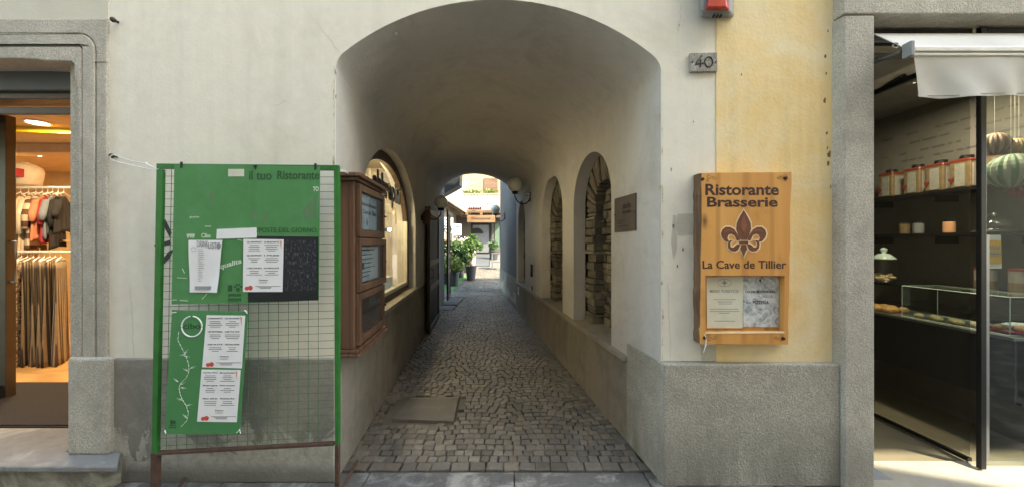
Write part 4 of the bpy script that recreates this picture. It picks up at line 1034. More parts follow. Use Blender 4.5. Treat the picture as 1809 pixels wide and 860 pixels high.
# glass jar
t = thing('glass_jar', 'lidded glass jar of biscuits at the far end of the pastry counter', 'jar', (4.0, 3.9, .94))
jc = (3.98, 3.88, 1.187)
MB().lathe([(.09, 0), (.11, .01), (.11, .20), (.085, .235), (.085, .24)], jc, 24).build('glass_body', M['glass'], t, smooth=True)
MB().lathe([(.10, .243), (.10, .255), (.05, .30), (.015, .31), (.03, .34), (.03, .355), (.005, .37)], jc, 24).build('lid', M['glassedge'], t, smooth=True)
m = MB()
for k in range(22):
    a_ = random.random() * 6.28; r_ = random.random() * .075; bun(m, (jc[0] + r_ * math.cos(a_), jc[1] + r_ * math.sin(a_), jc[2] + .01 + random.random() * .06), .03, .03)
m.build('biscuits', M['cookie'], t, smooth=True)
# shelves and tins
def wall_shelf(z, lab):
    t = thing('wall_shelf', lab, 'shelf', (4.2, 3.4, z))
    MB().box(4.03, 2.76, z - .03, 4.315, 4.35, z).build('board', M['darkmetal'], t, bevel=.002)
    for y in (2.9, 3.5, 4.1): MB().box(4.10, y, z - .10, 4.315, y + .012, z - .03).build('bracket', M['darkmetal'], t)
wall_shelf(2.10, 'upper black wall shelf carrying the large red and gold tins')
wall_shelf(1.70, 'lower black wall shelf with small jars in the pastry shop')
M['tinred'] = simple('tin_red', (.17, .028, .018), .35); M['tingold'] = simple('tin_gold', (.20, .14, .075), .35, scale=30, var=.6); M['tinwhite'] = simple('tin_label', (.30, .29, .26), .4, scale=30, var=.7)
tin0 = None
ypos = [3.98, 3.72, 3.52, 3.32, 3.06, 2.86]
nm = ['farthest red and gold tin, beside the granite pier, on the upper shelf', 'second red and gold tin from the granite pier on the upper shelf', 'third red and gold tin from the granite pier on the upper shelf', 'fourth red and gold tin from the granite pier on the upper shelf', 'fifth red and gold tin, just left of the black shopfront post', 'red and gold tin on the upper shelf just behind the black shopfront post']
for i, y in enumerate(ypos):
    if tin0 is None:
        base = (4.17, y, 2.10); tin0 = thing('gift_tin', nm[0], 'tin', base, 'large tins on the upper shop shelf')
        x_, h = 4.17, .29
        MB().box(x_ - .075, y - .08, 2.101, x_ + .075, y + .08, 2.10 + h - .03).build('can', M['tingold'], tin0, bevel=.02, seg=3)
        MB().box(x_ - .077, y - .082, 2.10 + h - .06, x_ + .077, y + .082, 2.10 + h - .018).build('collar', M['tinred'], tin0, bevel=.02, seg=3)
        MB().lathe([(.045, 0), (.045, .03), (.04, .034)], (x_, y, 2.10 + h - .018), 18).build('cap', M['iron'], tin0)
        MB().box(x_ - .079, y - .045, 2.12, x_ - .074, y + .03, 2.10 + h - .065).build('label', M['tinwhite'], tin0)
        MB().box(x_ - .05, y - .085, 2.12, x_ + .05, y - .079, 2.10 + h - .065).build('label', M['tinwhite'], tin0)
        hp = [(.0, -.03), (.03, .0), (.03, .018), (.016, .026), (0, .014), (-.016, .026), (-.03, .018), (-.03, 0)]
        MB().prism(hp, lambda u, v, d: (x_ - d, y + .055 + u * .7, 2.18 + v), .076, .081).build('heart_emblem', M['tinred'], tin0)
    else: copy_tree(tin0, (4.17, y, 2.10), 0, nm[i])
for (y, mt, lab, hh) in ((3.83, 'tingold', 'small yellow labelled jar at the far end of the lower shelf', .12), (3.70, 'plastic', 'small grey jar between the yellow and orange jars on the lower shelf', .12), (3.44, 'orange', 'small orange labelled jar on the lower shelf', .12)):
    t = thing('small_jar', lab, 'jar', (4.15, y, 1.70)); MB().lathe([(.04, 0), (.042, .01), (.042, hh - .02), (.036, hh - .015)], (4.15, y, 1.701), 18).build('jar_body', M[mt], t, smooth=False)
    MB().lathe([(.038, 0), (.038, .02)], (4.15, y, 1.70 + hh - .016), 18).build('lid', M['iron'], t)
for (y, lab) in ((3.12, 'tall cream printed tin on the rear counter shelf'), (2.90, 'cream printed tin with red rim beside the black post')):
    t = thing('printed_tin', lab, 'tin', (4.1, y, 1.185)); MB().lathe([(.065, 0), (.065, .19)], (4.08, y, 1.187), 20).build('can', M['tinwhite'], t)
    MB().lathe([(.067, 0), (.067, .018), (.05, .022)], (4.08, y, 1.377), 20).build('lid', M['tinred'], t)
    MB().lathe([(.0665, 0), (.0665, .07)], (4.08, y, 1.215), 20).build('band', M['tingold'], t)
t = thing('glass_cloche', 'low glass dome with metal rim on the lower wall shelf', 'cake dome', (4.15, 3.1, 1.70))
MB().lathe([(.11, 0), (.11, .05), (.08, .1), (.02, .125)], (4.15, 3.12, 1.712), 24).build('dome', M['glass'], t, smooth=True)
MB().lathe([(.12, 0), (.12, .01)], (4.15, 3.12, 1.701), 24).build('tray', M['steel'], t)
MB().ball((4.15, 3.12, 1.85), .014, 10, 8).build('knob', M['steel'], t, smooth=True)
t = thing('track_light', 'black slanted track light under the pastry shop ceiling', 'ceiling light', (3.6, 3.6, 2.9))
MB().tube([P(1545, 160, 3.5), P(1598, 137, 3.1)], .028, 4).build('bar', M['darkmetal'], t)
MB().tube([P(1560, 150, 3.4), (P(1560, 150, 3.4)[0], 3.4, 3.06)], .008, 6).build('stem', M['darkmetal'], t)
l = bpy.data.lights.new('track_lamp', 'AREA'); l.size = .25; l.energy = 6; l.color = (1, .90, .76)
o = bpy.data.objects.new('track_lamp', l); COL.objects.link(o); o.location = (3.5, 2.98, 2.96)
# hanging paper ornaments
def paper_ball(px, py, Y, rr, mats, lab, sq=1.0, shape='ball'):
    c = P(px, py, Y); t = thing('paper_ornament', lab, 'ornament', c, 'paper ornaments hanging in the shop window')
    seg = 20
    for k in range(2):
        m = MB()
        for i in range(seg):
            if i % 2 != k: continue
            a0, a1 = 2 * math.pi * i / seg, 2 * math.pi * (i + 1) / seg; am = (a0 + a1) / 2; n = 12
            for j in range(n):
                t0_, t1_ = math.pi * j / n, math.pi * (j + 1) / n
                def q(a_, tt, f_):
                    r_ = rr * f_ * (math.sin(tt) if shape == 'ball' else 1 - abs(1 - 2 * tt / math.pi))
                    return (c[0] + r_ * math.cos(a_), c[1] + r_ * math.sin(a_), c[2] - rr * sq * (math.cos(tt) if shape == 'ball' else 1 - 2 * tt / math.pi))
                m.add([q(a0, t0_, .92), q(am, t0_, 1), q(am, t1_, 1), q(a0, t1_, .92)], [(0, 1, 2, 3)])
                m.add([q(am, t0_, 1), q(a1, t0_, .92), q(a1, t1_, .92), q(am, t1_, 1)], [(0, 1, 2, 3)])
        m.build('paper_ribs', mats[k], t)
    MB().tube([(c[0], c[1], c[2] + rr * sq), (c[0], c[1], 2.97)], .0015, 4).build('thread', M['string'], t)
pr = [simple('paper_brown', (.12, .05, .035), .7), simple('paper_cream', (.26, .20, .13), .7), simple('paper_green', (.10, .19, .12), .7), simple('paper_pale_green', (.28, .33, .25), .7), simple('paper_gold', (.36, .26, .07), .5), simple('paper_red', (.22, .03, .02), .6)]
paper_ball(1757, 255, 2.75, .085, (pr[0], pr[1]), 'brown and cream ribbed paper ball hanging nearest the black post')
paper_ball(1793, 262, 2.72, .075, (pr[4], pr[1]), 'gold ribbed paper ball hanging in the shop window')
paper_ball(1786, 302, 2.66, .125, (pr[2], pr[3]), 'large green ribbed paper ball hanging in the shop window')
paper_ball(1800, 338, 2.70, .07, (pr[5], pr[5]), 'red pointed paper ornament hanging lowest in the shop window', 1.0, 'diamond')
t = thing('window_notice', 'yellow and white wear notice stuck inside the shop window glass', 'notice', P(1755, 474, 2.51))
MB().pp([(1741.5, 415), (1768, 415), (1770, 474), (1741, 474)], 2.512, 2.514).build('sheet', M['white'], t)
MB().pp([(1742, 424), (1768.5, 424), (1769.5, 466), (1742, 466)], 2.5105, 2.5118).build('yellow_field', simple('notice_yellow', (.85, .48, .03), .5), t)
m = MB(); m.pp([(1748, 447), (1769.5, 447), (1769.5, 450), (1748, 450)], 2.5095, 2.5103); m.textpx('WEAR', 1744.5, 434, 1768, 441.5, 2.5103, .02, .0006)
for yy in (445, 452): m.pp([(1748, yy), (1768, yy), (1768, yy + 1), (1748, yy + 1)], 2.5095, 2.5103)
m.build('lettering', M['inkgrey'], t)

# awning
aw = thing('shop_awning', 'off white canvas awning with scalloped hem over the pastry shop', 'awning', (3.9, 2.4, 2.5))
ax0, ax1 = 2.425, 5.8; ya, za = 2.235, 2.80; yb_, zb_ = 2.43, 3.00
m = MB(); m.hexa([(ax0, ya, za), (ax1, ya, za), (ax1, yb_, zb_), (ax0, yb_, zb_), (ax0, ya, za + .006), (ax1, ya, za + .006), (ax1, yb_, zb_ + .006), (ax0, yb_, zb_ + .006)]); m.build('canopy', M['canvas'], aw)
m = MB(); m.box(ax0 + .02, ya - .035, 2.765, ax1, ya + .01, 2.797); m.box(ax0 + .02, ya - .028, 2.742, ax1, ya, 2.764); m.build('front_bar', M['alu'], aw, bevel=.006)
MB().box(ax0 - .005, ya - .04, 2.74, ax0 + .018, ya + .015, 2.83).build('end_cap', M['plastic'], aw, bevel=.004)
m = MB(); nu, nv = 120, 12
for j in range(nv + 1):
    v = j / nv
    for i in range(nu + 1):
        u = i / nu; x = ax0 + .03 + .045 * v * (1 - u) + u * (ax1 - ax0 - .03)
        z = 2.745 - v * (.245 + .012 * math.sin(u * 22))
        yy = ya - .02 + v * .022 * math.sin(u * 31 + v * 1.5) + .010 * v * math.sin(u * 77 - 2 * v)
        m.v.append((x, yy, z))
for j in range(nv):
    for i in range(nu): m.f.append((j * (nu + 1) + i, j * (nu + 1) + i + 1, (j + 1) * (nu + 1) + i + 1, (j + 1) * (nu + 1) + i))
m.build('valance', M['canvas'], aw, smooth=True)
m = MB(); m.tube([(ax0 + .075 + i * .1, ya - .022 + .022 * math.sin((i * .1 / 3.3) * 31 + 1.4), 2.745 - .232 - .012 * math.sin((i * .1 / 3.3) * 22)) for i in range(32)], .0025, 5); m.build('hem_seam', M['sill'], aw)
m = MB(); m.box(ax0 - .02, 2.40, 2.80, ax0 + .0, 2.56, 2.83); m.tube([(ax0 - .01, 2.5, 2.815), (ax0, ya + .02, 2.79)], .012); m.box(ax0 - .03, 2.56, 2.72, ax0 + .02, 2.6, 2.84); m.build('arm', M['greymetal'], aw)
MB().tube([(ax0 - .01, 2.3, 2.85)] + [(ax0 - .012 + .018 * math.sin(a_), 2.28, 2.845 + .018 * math.cos(a_)) for a_ in [k * .6 for k in range(9)]], .004, 6).build('ring', M['steel'], aw)

# ---------------------------------------------------------------- wooden restaurant sign
SY = 2.35
sg = thing('restaurant_sign', 'varnished pine sign with fleur-de-lis and framed menus on the yellow wall', 'sign', P(1315, 608, SY))
def wob(a, b, n, amp, ax):
    out = []
    for i in range(n):
        t_ = i / n; p_ = [a[0] + (b[0] - a[0]) * t_, a[1] + (b[1] - a[1]) * t_]; p_[ax] += jit(amp) if i else 0; out.append(tuple(p_))
    return out
outl = wob((1240, 306), (1398, 304), 6, .4, 1) + wob((1398, 304), (1392, 608), 16, 1.2, 0) + wob((1392, 608), (1238, 607), 6, .5, 1) + wob((1238, 607), (1240, 306), 16, .8, 0)
hole = [(1246.5, 487), (1246.5, 586), (1386, 586), (1386, 487)]
m = MB(); m.pp(outl, SY, 2.40, [hole]); m.build('board', M['pine'], sg, bevel=.003)
m = MB(); lp = []
for i in range(25):
    t_ = i / 24; z = P(0, 306, SY)[2] * (1 - t_) + P(0, 607, SY)[2] * t_; x = P(1239, 0, SY)[0]
    o = .012 + jit(.006); lp.append([(x + .004, SY + .006, z), (x - o * .4, SY + .012, z), (x - o, SY + .04, z), (x - o * .6, 2.438, z), (x + .03, 2.438, z)])
for L in lp: m.v += L
for i in range(24):
    for k in range(4): m.f.append((i * 5 + k, i * 5 + k + 1, (i + 1) * 5 + k + 1, (i + 1) * 5 + k))
m.f.append((0, 1, 2, 3, 4)); m.f.append((124, 123, 122, 121, 120)); m.build('bark_edge', M['bark'], sg)
m = MB(); m.pp([(1241, 307), (1397, 305), (1391, 607), (1239, 606)], 2.402, 2.437); m.build('back_board', M['pine'], sg)
m = MB(); m.textpx('Ristorante', 1246, 325, 1376, 345.5, SY, .028, .0008); m.textpx('Brasserie', 1249, 348, 1374, 366, SY, .028, .0008); m.textpx('La Cave de Tillier', 1241, 460, 1389, 474.5, SY, .018, .0008)
m.build('lettering', M['carve'], sg)
# fleur-de-lis
def mir(pts): return [(2 * 1314 - a, b) for a, b in pts][::-1]
pet = [(1314, 371), (1321, 383), (1326, 394), (1327, 405), (1323, 416), (1319, 424), (1314, 424), (1309, 424), (1305, 416), (1301, 405), (1302, 394), (1307, 383)]
wing = [(1320, 424), (1325, 414), (1331, 405), (1338, 401), (1346, 401), (1352, 406), (1354, 413), (1352, 420), (1347, 426), (1339, 428), (1343, 421), (1341, 415), (1336, 413), (1330, 416), (1326, 425)]
foot = [(1320, 432), (1325, 431), (1329, 434), (1332, 437), (1337, 436), (1338, 430), (1336, 426), (1330, 425), (1338, 424), (1342, 430), (1341, 438), (1336, 443), (1329, 444), (1324, 441)]
tail = [(1310, 432), (1318, 432), (1320, 440), (1317, 445), (1314, 454), (1311, 445), (1308, 440)]
band = [(1306, 425.5), (1322, 425.5), (1322, 431), (1306, 431)]
def grow(pts, d):
    out = []; n = len(pts); ar = sum(pts[i][0] * pts[(i + 1) % n][1] - pts[(i + 1) % n][0] * pts[i][1] for i in range(n))
    s_ = 1 if ar > 0 else -1
    for i in range(n):
        a, b, c = Vector(pts[i - 1]), Vector(pts[i]), Vector(pts[(i + 1) % n]); t1 = (b - a).normalized(); t2 = (c - b).normalized()
        nn_ = Vector((t1.y + t2.y, -(t1.x + t2.x))) * s_
        nn_ = nn_.normalized() if nn_.length > 1e-4 else Vector((0, 0)); out.append((b.x + nn_.x * d, b.y + nn_.y * d))
    return out
parts_ = [pet, wing, mir(wing), foot, mir(foot), tail, band]
m = MB()
for i, q in enumerate(parts_): m.pp(grow(q, 2.3), SY - .0012 - i * .00015, SY + .001)
m.build('fleur_outline', M['carveline'], sg)
m = MB()
for i, q in enumerate(parts_): m.pp(q, SY - .0035 - i * .00015, SY)
m.build('fleur_de_lis', simple('burnt_fleur', (.15, .045, .018), .6), sg)
m = MB(); m.pp([(1314, 380), (1320, 398), (1314, 412), (1308, 398)], SY - .005, SY); 
for s_ in (0, 1):
    q = [(1328, 412), (1336, 405), (1345, 406), (1349, 412), (1341, 408), (1334, 409)]; m.pp(q if s_ == 0 else mir(q), SY - .005, SY)
m.build('fleur_highlight', simple('burnt_highlight', (.24, .075, .03), .6), sg)
def curl(mb, cx, cy, sx, sy):
    for (ox, oy, r0) in ((0, 0, 5), (9, 2, 4), (-2, 7, 3)):
        mb.tube([P(cx + sx * (ox + r0 * (1 - k / 14) * math.cos(k * .6)), cy + sy * (oy + r0 * (1 - k / 14) * math.sin(k * .6)), SY - .0006) for k in range(12)], .0011, 4)
m = MB(); curl(m, 1252, 312, 1, 1); curl(m, 1386, 311, -1, 1); curl(m, 1254, 599, 1, -1); curl(m, 1380, 599, -1, -1); m.build('corner_scroll', M['carve'], sg)
for (a, b) in ((1240.5, 317), (1387, 315), (1245, 596), (1383, 597)):
    m = MB(); m.tube([P(a, b, SY), (P(a, b, SY)[0], SY - .012, P(a, b, SY)[2])], [.0115, .009], 10); m.build('bolt', M['screw'], sg)
m = MB(); m.pp([(1246, 586.5), (1386, 585.5), (1386, 588), (1246, 589)], SY - .003, SY + .01); m.build('ledge', M['carveline'], sg)
m = MB()
x0, y0, z0 = P(1245, 590, SY - .01); m.tube([(x0, y0, z0), P(1248, 600, SY - .012), P(1246, 612, SY - .015), P(1243, 622, SY - .01)], .003, 6)
tag(m.build('loose_wire', M['string'], center=True), 'short white wire dangling from the lower left of the pine sign', 'wire')
t = thing('framed_menu', 'yellowed tourist menu sheet at left inside the pine sign', 'menu', P(1278, 579, 2.395), 'menu sheets inside the pine sign')
m = MB(); m.pp([(1248, 489), (1313, 488), (1312, 579), (1249, 579)], 2.392, 2.3945); m.build('sheet', M['paper2'], t)
m = MB(); m.textpx("MENU' TURISTICO", 1254, 511, 1305, 516.5, 2.392, .005, .001)
for (a, b, y_) in ((1261, 1300, 528), (1267, 1294, 532), (1270, 1293, 535.5), (1254, 1304, 545), (1254, 1306, 549), (1270, 1289, 552), (1262, 1299, 566)): m.pp([(a, y_), (b, y_), (b, y_ + 1.1), (a, y_ + 1.1)], 2.391, 2.392)
m.tube([P(1280 + 12 * math.cos(k * .35), 499 + 6.5 * math.sin(k * .35), 2.3915) for k in range(19)], .0012, 4)
m.pp([(1280, 494), (1283, 499), (1280, 504), (1277, 499)], 2.391, 2.392); m.pp([(1275, 498.5), (1285, 498.5), (1285, 500), (1275, 500)], 2.3905, 2.3912); m.build('print', M['inkgrey'], t)
t = thing('framed_menu', 'greyish photo menu sheet at right inside the pine sign', 'menu', P(1345, 576, 2.395), 'menu sheets inside the pine sign')
m = MB(); m.pp([(1313, 488), (1376, 488), (1376, 577), (1313, 577)], 2.396, 2.3985); m.build('sheet', M['paperphoto'], t)
m = MB(); m.textpx('CUCINA MEDITERRANEA', 1317, 512.5, 1370, 517, 2.396, .012, .001); m.textpx('PIZZERIA', 1330, 530.5, 1358, 536.5, 2.396, .015, .001)
m.tube([P(1343 + 7.5 * math.cos(k * .35), 495 + 5 * math.sin(k * .35), 2.3955) for k in range(19)], .001, 4); m.pp([(1343, 491), (1345, 495), (1343, 499), (1341, 495)], 2.395, 2.396)
m.build('print', M['ink'], t)

# house number and alarm siren
t = thing('house_number', 'weathered marble plate with the number 40', 'number plate', P(1243, 127, FY))
MB().pp([(1219, 94), (1267, 93), (1268, 126), (1220, 127)], FY - .022, FY).build('plate', M['marble'], t, bevel=.003)
m = MB(); n40 = FY - .0225
m.tube([P(1240, 99, n40), P(1231, 110, n40), P(1229, 114, n40), P(1243, 112, n40)], .0045, 6); m.tube([P(1238, 106, n40), P(1237, 119, n40)], .0055, 6)
m.tube([P(1252 + 7 * math.cos(k * .42), 110 + 9 * math.sin(k * .42), n40) for k in range(16)], .0048, 6); m.build('numerals', M['iron'], t)
m = MB()
for a in (1223.5, 1264.5): m.tube([P(a, 110, FY - .022), P(a, 110, FY - .028)], .005, 8)
m.build('screw', M['screw'], t)
t = thing('alarm_siren', 'grey alarm siren box with red lens high on the wall', 'alarm', P(1266, 33, FY))
m = MB(); yf = FY - .10
m.hexa([P(1238, 24, yf), P(1292, 24, yf), P(1297, 34, FY), P(1237, 34, FY), P(1234, -70, yf), P(1294, -70, yf), P(1299, -75, FY), P(1232, -75, FY)])
m.build('housing', M['plastic'], t, bevel=.022, seg=4)
m = MB(); m.hexa([P(1250, 13, yf - .03), P(1284, 13, yf - .03), P(1290, 21, yf + .01), P(1246, 21, yf + .01), P(1256, -40, yf - .02), P(1280, -40, yf - .02), P(1284, -40, yf + .01), P(1252, -40, yf + .01)])
m.build('red_lens', M['lens'], t, bevel=.008, seg=3)
m = MB()
for a in (1262, 1268, 1274): m.pp([(a, 24.5), (a + 2, 24.5), (a + 2, 29), (a, 29)], yf - .004, yf + .02)
m.build('vent', M['iron'], t)

# ---------------------------------------------------------------- yard beyond the passage
M['siding'] = wood('blue_grey_siding', (.17, .20, .25), (.25, .28, .34), 2, 6, .7)
M['cwhite'] = wood('pale_planks', (.30, .275, .21), (.38, .345, .27), 2, 6, .6)
M['ywall'] = plaster('ochre_wall', (.27, .205, .12), .92, (.23, .17, .10), .55, .8, .3)
M['signwood'] = wood('sign_plank', (.14, .075, .035), (.19, .105, .05), 0, 5, .5)
hb = thing('courtyard_house', 'ochre house with white plank balcony at the back of the courtyard', 'house', (-2, 24, .9))
MB().box(-9, 24, 3.45, 4, 24.3, 9).build('upper_wall', M['ywall'], hb)
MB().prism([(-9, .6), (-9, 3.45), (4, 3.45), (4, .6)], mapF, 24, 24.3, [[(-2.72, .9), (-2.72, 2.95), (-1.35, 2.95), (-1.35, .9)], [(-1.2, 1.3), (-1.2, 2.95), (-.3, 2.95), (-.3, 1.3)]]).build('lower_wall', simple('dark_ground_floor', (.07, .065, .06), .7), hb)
MB().box(-9, 24.0, 9, 4, 30, 9.3).build('roof', M['slate'], hb)
m = MB(); m.box(-1.85, 23.93, 3.7, -.95, 24.02, 5.9); m.build('shutter', M['oldwood'], hb)
dd = MB(); dd.box(-2.72, 24.02, .9, -2.60, 24.1, 2.95); dd.box(-1.50, 24.02, .9, -1.35, 24.1, 2.95); dd.box(-2.6, 24.02, 2.82, -1.5, 24.1, 2.95); dd.box(-2.6, 24.02, .9, -1.5, 24.1, 1.02)
dd = dd.build('glass_door', M['darkmetal'], hb)
MB().box(-2.6, 24.05, 1.02, -1.5, 24.06, 2.82).build('pane', simple('milky_glass', (.13, .14, .16), .15), dd)
m = MB(); m.prism([(-2.35 + .45 * math.cos(a_), 2.25 + .38 * math.sin(a_)) for a_ in [math.pi * k / 10 for k in range(11)]], mapF, 24.03, 24.048); m.build('arch_motif', M['black'], dd)
wd_ = MB().box(-1.2, 24.05, 1.3, -.3, 24.06, 2.95).build('window', simple('green_glass', (.10, .15, .12), .12), hb)
m = MB(); m.box(-1.2, 24.01, 1.3, -1.14, 24.045, 2.95); m.box(-.36, 24.01, 1.3, -.3, 24.045, 2.95); m.box(-.78, 24.01, 1.3, -.73, 24.045, 2.95); m.build('frame', M['darkmetal'], wd_)
bal = MB().box(-3.2, 22.7, 3.52, -.2, 24, 3.62).build('balcony', M['oldwood'], hb)
m = MB(); x = -3.14
while x < -.25: m.box(x, 22.66, 3.66, x + .17, 22.69, 4.64); x += .20
m.build('railing', M['cwhite'], bal)
m = MB(); m.box(-3.2, 22.62, 4.65, -.2, 22.72, 4.72); m.box(-3.2, 22.695, 3.9, -.2, 22.72, 3.98); m.build('handrail', M['cwhite'], bal)
m = MB()
for x in (-2.9, -2.0, -1.1, -.4): m.box(x, 22.5, 3.36, x + .16, 24, 3.515)
m.box(-3.2, 22.75, 3.22, -.2, 22.9, 3.355); m.build('beam', M['oldwood'], bal)
for x in (-2.25, -1.55): MB().box(x, 22.62, 3.78 + .3, x + .14, 22.655, 4.22).build('plank_plate', M['marble'], bal)
m = MB()
rnd = random.Random(4)
t = thing('balcony_ornament', 'small black animal silhouettes fixed on the white balcony railing', 'ornament', (-2.2, 22.6, 3.8))
for i in range(6):
    x = -2.72 + i * .14; h = rnd.uniform(.12, .2); m.prism([(x, 3.72), (x + .10, 3.72), (x + .12, 3.72 + h * .7), (x + .06, 3.72 + h), (x - .02, 3.72 + h * .6)], mapF, 22.63, 22.645)
m.build('figure', M['iron'], t); MB().box(-2.8, 22.625, 3.69, -1.85, 22.65, 3.715).build('base_strip', M['red'], t)
t = thing('hanging_sign', 'long wooden restaurant sign hung under the balcony', 'sign', (-2, 22.45, 2.95))
MB().box(-2.78, 22.40, 2.90, -1.05, 22.46, 3.33).build('plank', M['signwood'], t, bevel=.01)
m = MB(); m.text('Ristorante', lambda u, v, d: (u, 22.40 - d, v), -2.5, 3.06, -1.35, 3.22, .01, .02); m.build('lettering', M['carve'], t)
m = MB(); m.tube([(-2.6, 22.43, 3.33), (-2.6, 22.5, 3.5)], .012); m.tube([(-1.2, 22.43, 3.33), (-1.2, 22.5, 3.5)], .012); m.build('chain', M['iron'], t)
t = thing('sun_ornament', 'white wire sunburst fixed on the ochre wall above the balcony', 'ornament', (-3.1, 23.9, 5.2))
m = MB(); c = (-3.2, 23.9, 5.25)
for k in range(14):
    a_ = 2 * math.pi * k / 14; L = .8 if k % 2 else .6; m.tube([(c[0] + .15 * math.cos(a_), 23.9, c[2] + .15 * math.sin(a_)), (c[0] + L * math.cos(a_), 23.9, c[2] + L * math.sin(a_))], .022, 5)
m.build('ray', M['white'], t); MB().ball(c, .12, 12, 8).build('centre', M['white'], t)
t = thing('door_mat', 'grey runner mat leading to the glass door across the courtyard', 'mat', (-1.9, 20, .6))
m = MB(); m.hexa([(-2.0, 18.2, gz(18.2) + .008), (-1.15, 18.2, gz(18.2) + .008), (-1.45, 23.5, gz(23.5) + .008), (-2.4, 23.5, gz(23.5) + .008), (-2.0, 18.2, gz(18.2) + .03), (-1.15, 18.2, gz(18.2) + .03), (-1.45, 23.5, gz(23.5) + .03), (-2.4, 23.5, gz(23.5) + .03)])
m.build('pile', simple('grey_mat', (.07, .075, .085), .9), t); 
m = MB(); m.hexa([(-2.03, 18.17, gz(18.2) + .006), (-1.12, 18.17, gz(18.2) + .006), (-1.42, 23.53, gz(23.5) + .006), (-2.43, 23.53, gz(23.5) + .006), (-2.03, 18.17, gz(18.2) + .012), (-1.12, 18.17, gz(18.2) + .012), (-1.42, 23.53, gz(23.5) + .012), (-2.43, 23.53, gz(23.5) + .012)]); m.build('border', M['iron'], t)
# far cobbles as one sheet
m = MB(); m.add([(-5, 17.5, gz(17.5) - .004), (3, 17.5, gz(17.5) - .004), (3, 24, gz(24) - .004), (-5, 24, gz(24) - .004)], [(0, 1, 2, 3)])
g = NG('far_paving'); v = g.n('TexVoronoi', {'Vector': g.pos(), 'Scale': 9.0}, feature='DISTANCE_TO_EDGE').outputs[0]
fm = g.done(g.mix(g.ramp(v, .02, .08), (.06, .055, .05), (.15, .14, .13)), .8, nrm=g.bump(v, .5, .02))
tag(m.build('courtyard_paving', fm), kind='structure')
m = MB(); m.add([(-3.4, 12.2, gz(12.2) + .012), (-2.0, 12.2, gz(12.2) + .012), (-1.85, 15.2, gz(15.2) + .012), (-3.4, 15.2, gz(15.2) + .012)], [(0, 1, 2, 3)])
tag(m.build('lawn_strip', simple('artificial_turf', (.08, .22, .05), .9, 0, .7, 60)), kind='structure')
# left courtyard house
lh = thing('timber_house', 'timber clad house with tiled canopy on the left of the courtyard', 'house', (-4.5, 17, .4))
MB().box(-7, 13, 0, -3.7, 24, 3.9).build('ground_floor', plaster('dark_beige_plaster', (.22, .20, .17), .85), lh)  # plain dark beige plaster over the whole ground floor
m = MB(); y = 16.5
while y < 23.9: m.box(-3.13, y, 3.75, -3.1, y + .26, 5.4); y += .28
m.box(-7, 16.5, 3.9, -3.14, 24, 5.35); m.build('siding', M['siding'], lh)
m = MB(); m.hexa([(-3.75, 14.5, 3.95), (-2.95, 14.5, 3.50), (-2.95, 23.4, 3.50), (-3.75, 23.4, 3.95), (-3.75, 14.5, 4.03), (-2.95, 14.5, 3.58), (-2.95, 23.4, 3.58), (-3.75, 23.4, 4.03)]); cn = m.build('canopy', M['oldwood'], lh)
y = 14.6
while y < 23.2:
    m = MB(); m.hexa([(-3.7, y, 3.80), (-2.98, y, 3.38), (-2.98, y + .1, 3.38), (-3.7, y + .1, 3.80), (-3.7, y, 3.94), (-2.98, y, 3.50), (-2.98, y + .1, 3.50), (-3.7, y + .1, 3.94)]); y += .55; m.build('rafter', M['oldwood'], cn)
MB().tube([(-2.9, 14.4, 3.56), (-2.9, 23.5, 3.56)], .06, 8).build('gutter', M['alu'], cn)
MB().box(-3.3, 14.2, 3.0, -2.75, 14.5, 3.34).build('beam_end', M['oldwood'], cn, bevel=.01)
m = MB(); q = [(740, 295), (813, 300), (812, 327), (800, 334), (780, 345), (740, 352)]; m.pp(q, 12.0, 12.6); m.build('eave', M['black'], lh)
# signboards among the plants
t = thing('menu_signboard', 'white board with two round logos standing behind the potted plants', 'signboard', P(790, 420, 15.5))
MB().pp([(779, 384), (800, 385), (800, 412), (779, 412)], 15.5, 15.55).build('board', M['paper'], t)
m = MB()
for (a, b, r_) in ((789, 394, 6), (792, 405, 6.5)): m.tube([P(a + r_ * math.cos(k * .4), b + r_ * math.sin(k * .4), 15.48) for k in range(17)], .012, 5)
m.textpx('menu', 785, 403, 798, 406, 15.48, .02, .01); m.textpx('cafe', 785, 393, 793, 395, 15.48, .0, .01); m.build('logo', M['ink'], t)
m = MB(); m.tube([P(781, 412, 15.52), (P(781, 412, 15.52)[0], 15.52, gz(15.5))], .02); m.tube([P(798, 412, 15.52), (P(798, 412, 15.52)[0], 15.52, gz(15.5))], .02); m.build('leg', M['iron'], t)
t = thing('menu_signboard', 'pale blue board beside the one with round logos', 'signboard', P(807, 420, 17))
MB().pp([(800, 395), (815, 396), (815, 416), (800, 416)], 17, 17.05).build('board', simple('pale_blue_board', (.42, .55, .68), .5), t)
m = MB()
for yy in (400, 404, 410): m.pp([(805, yy), (812, yy), (812, yy + 1), (805, yy + 1)], 16.98, 17)
m.build('print', M['ink'], t)
m = MB(); m.tube([P(802, 416, 17.02), (P(802, 416, 17.02)[0], 17.02, gz(17))], .02); m.tube([P(813, 416, 17.02), (P(813, 416, 17.02)[0], 17.02, gz(17))], .02); m.build('leg', M['iron'], t)
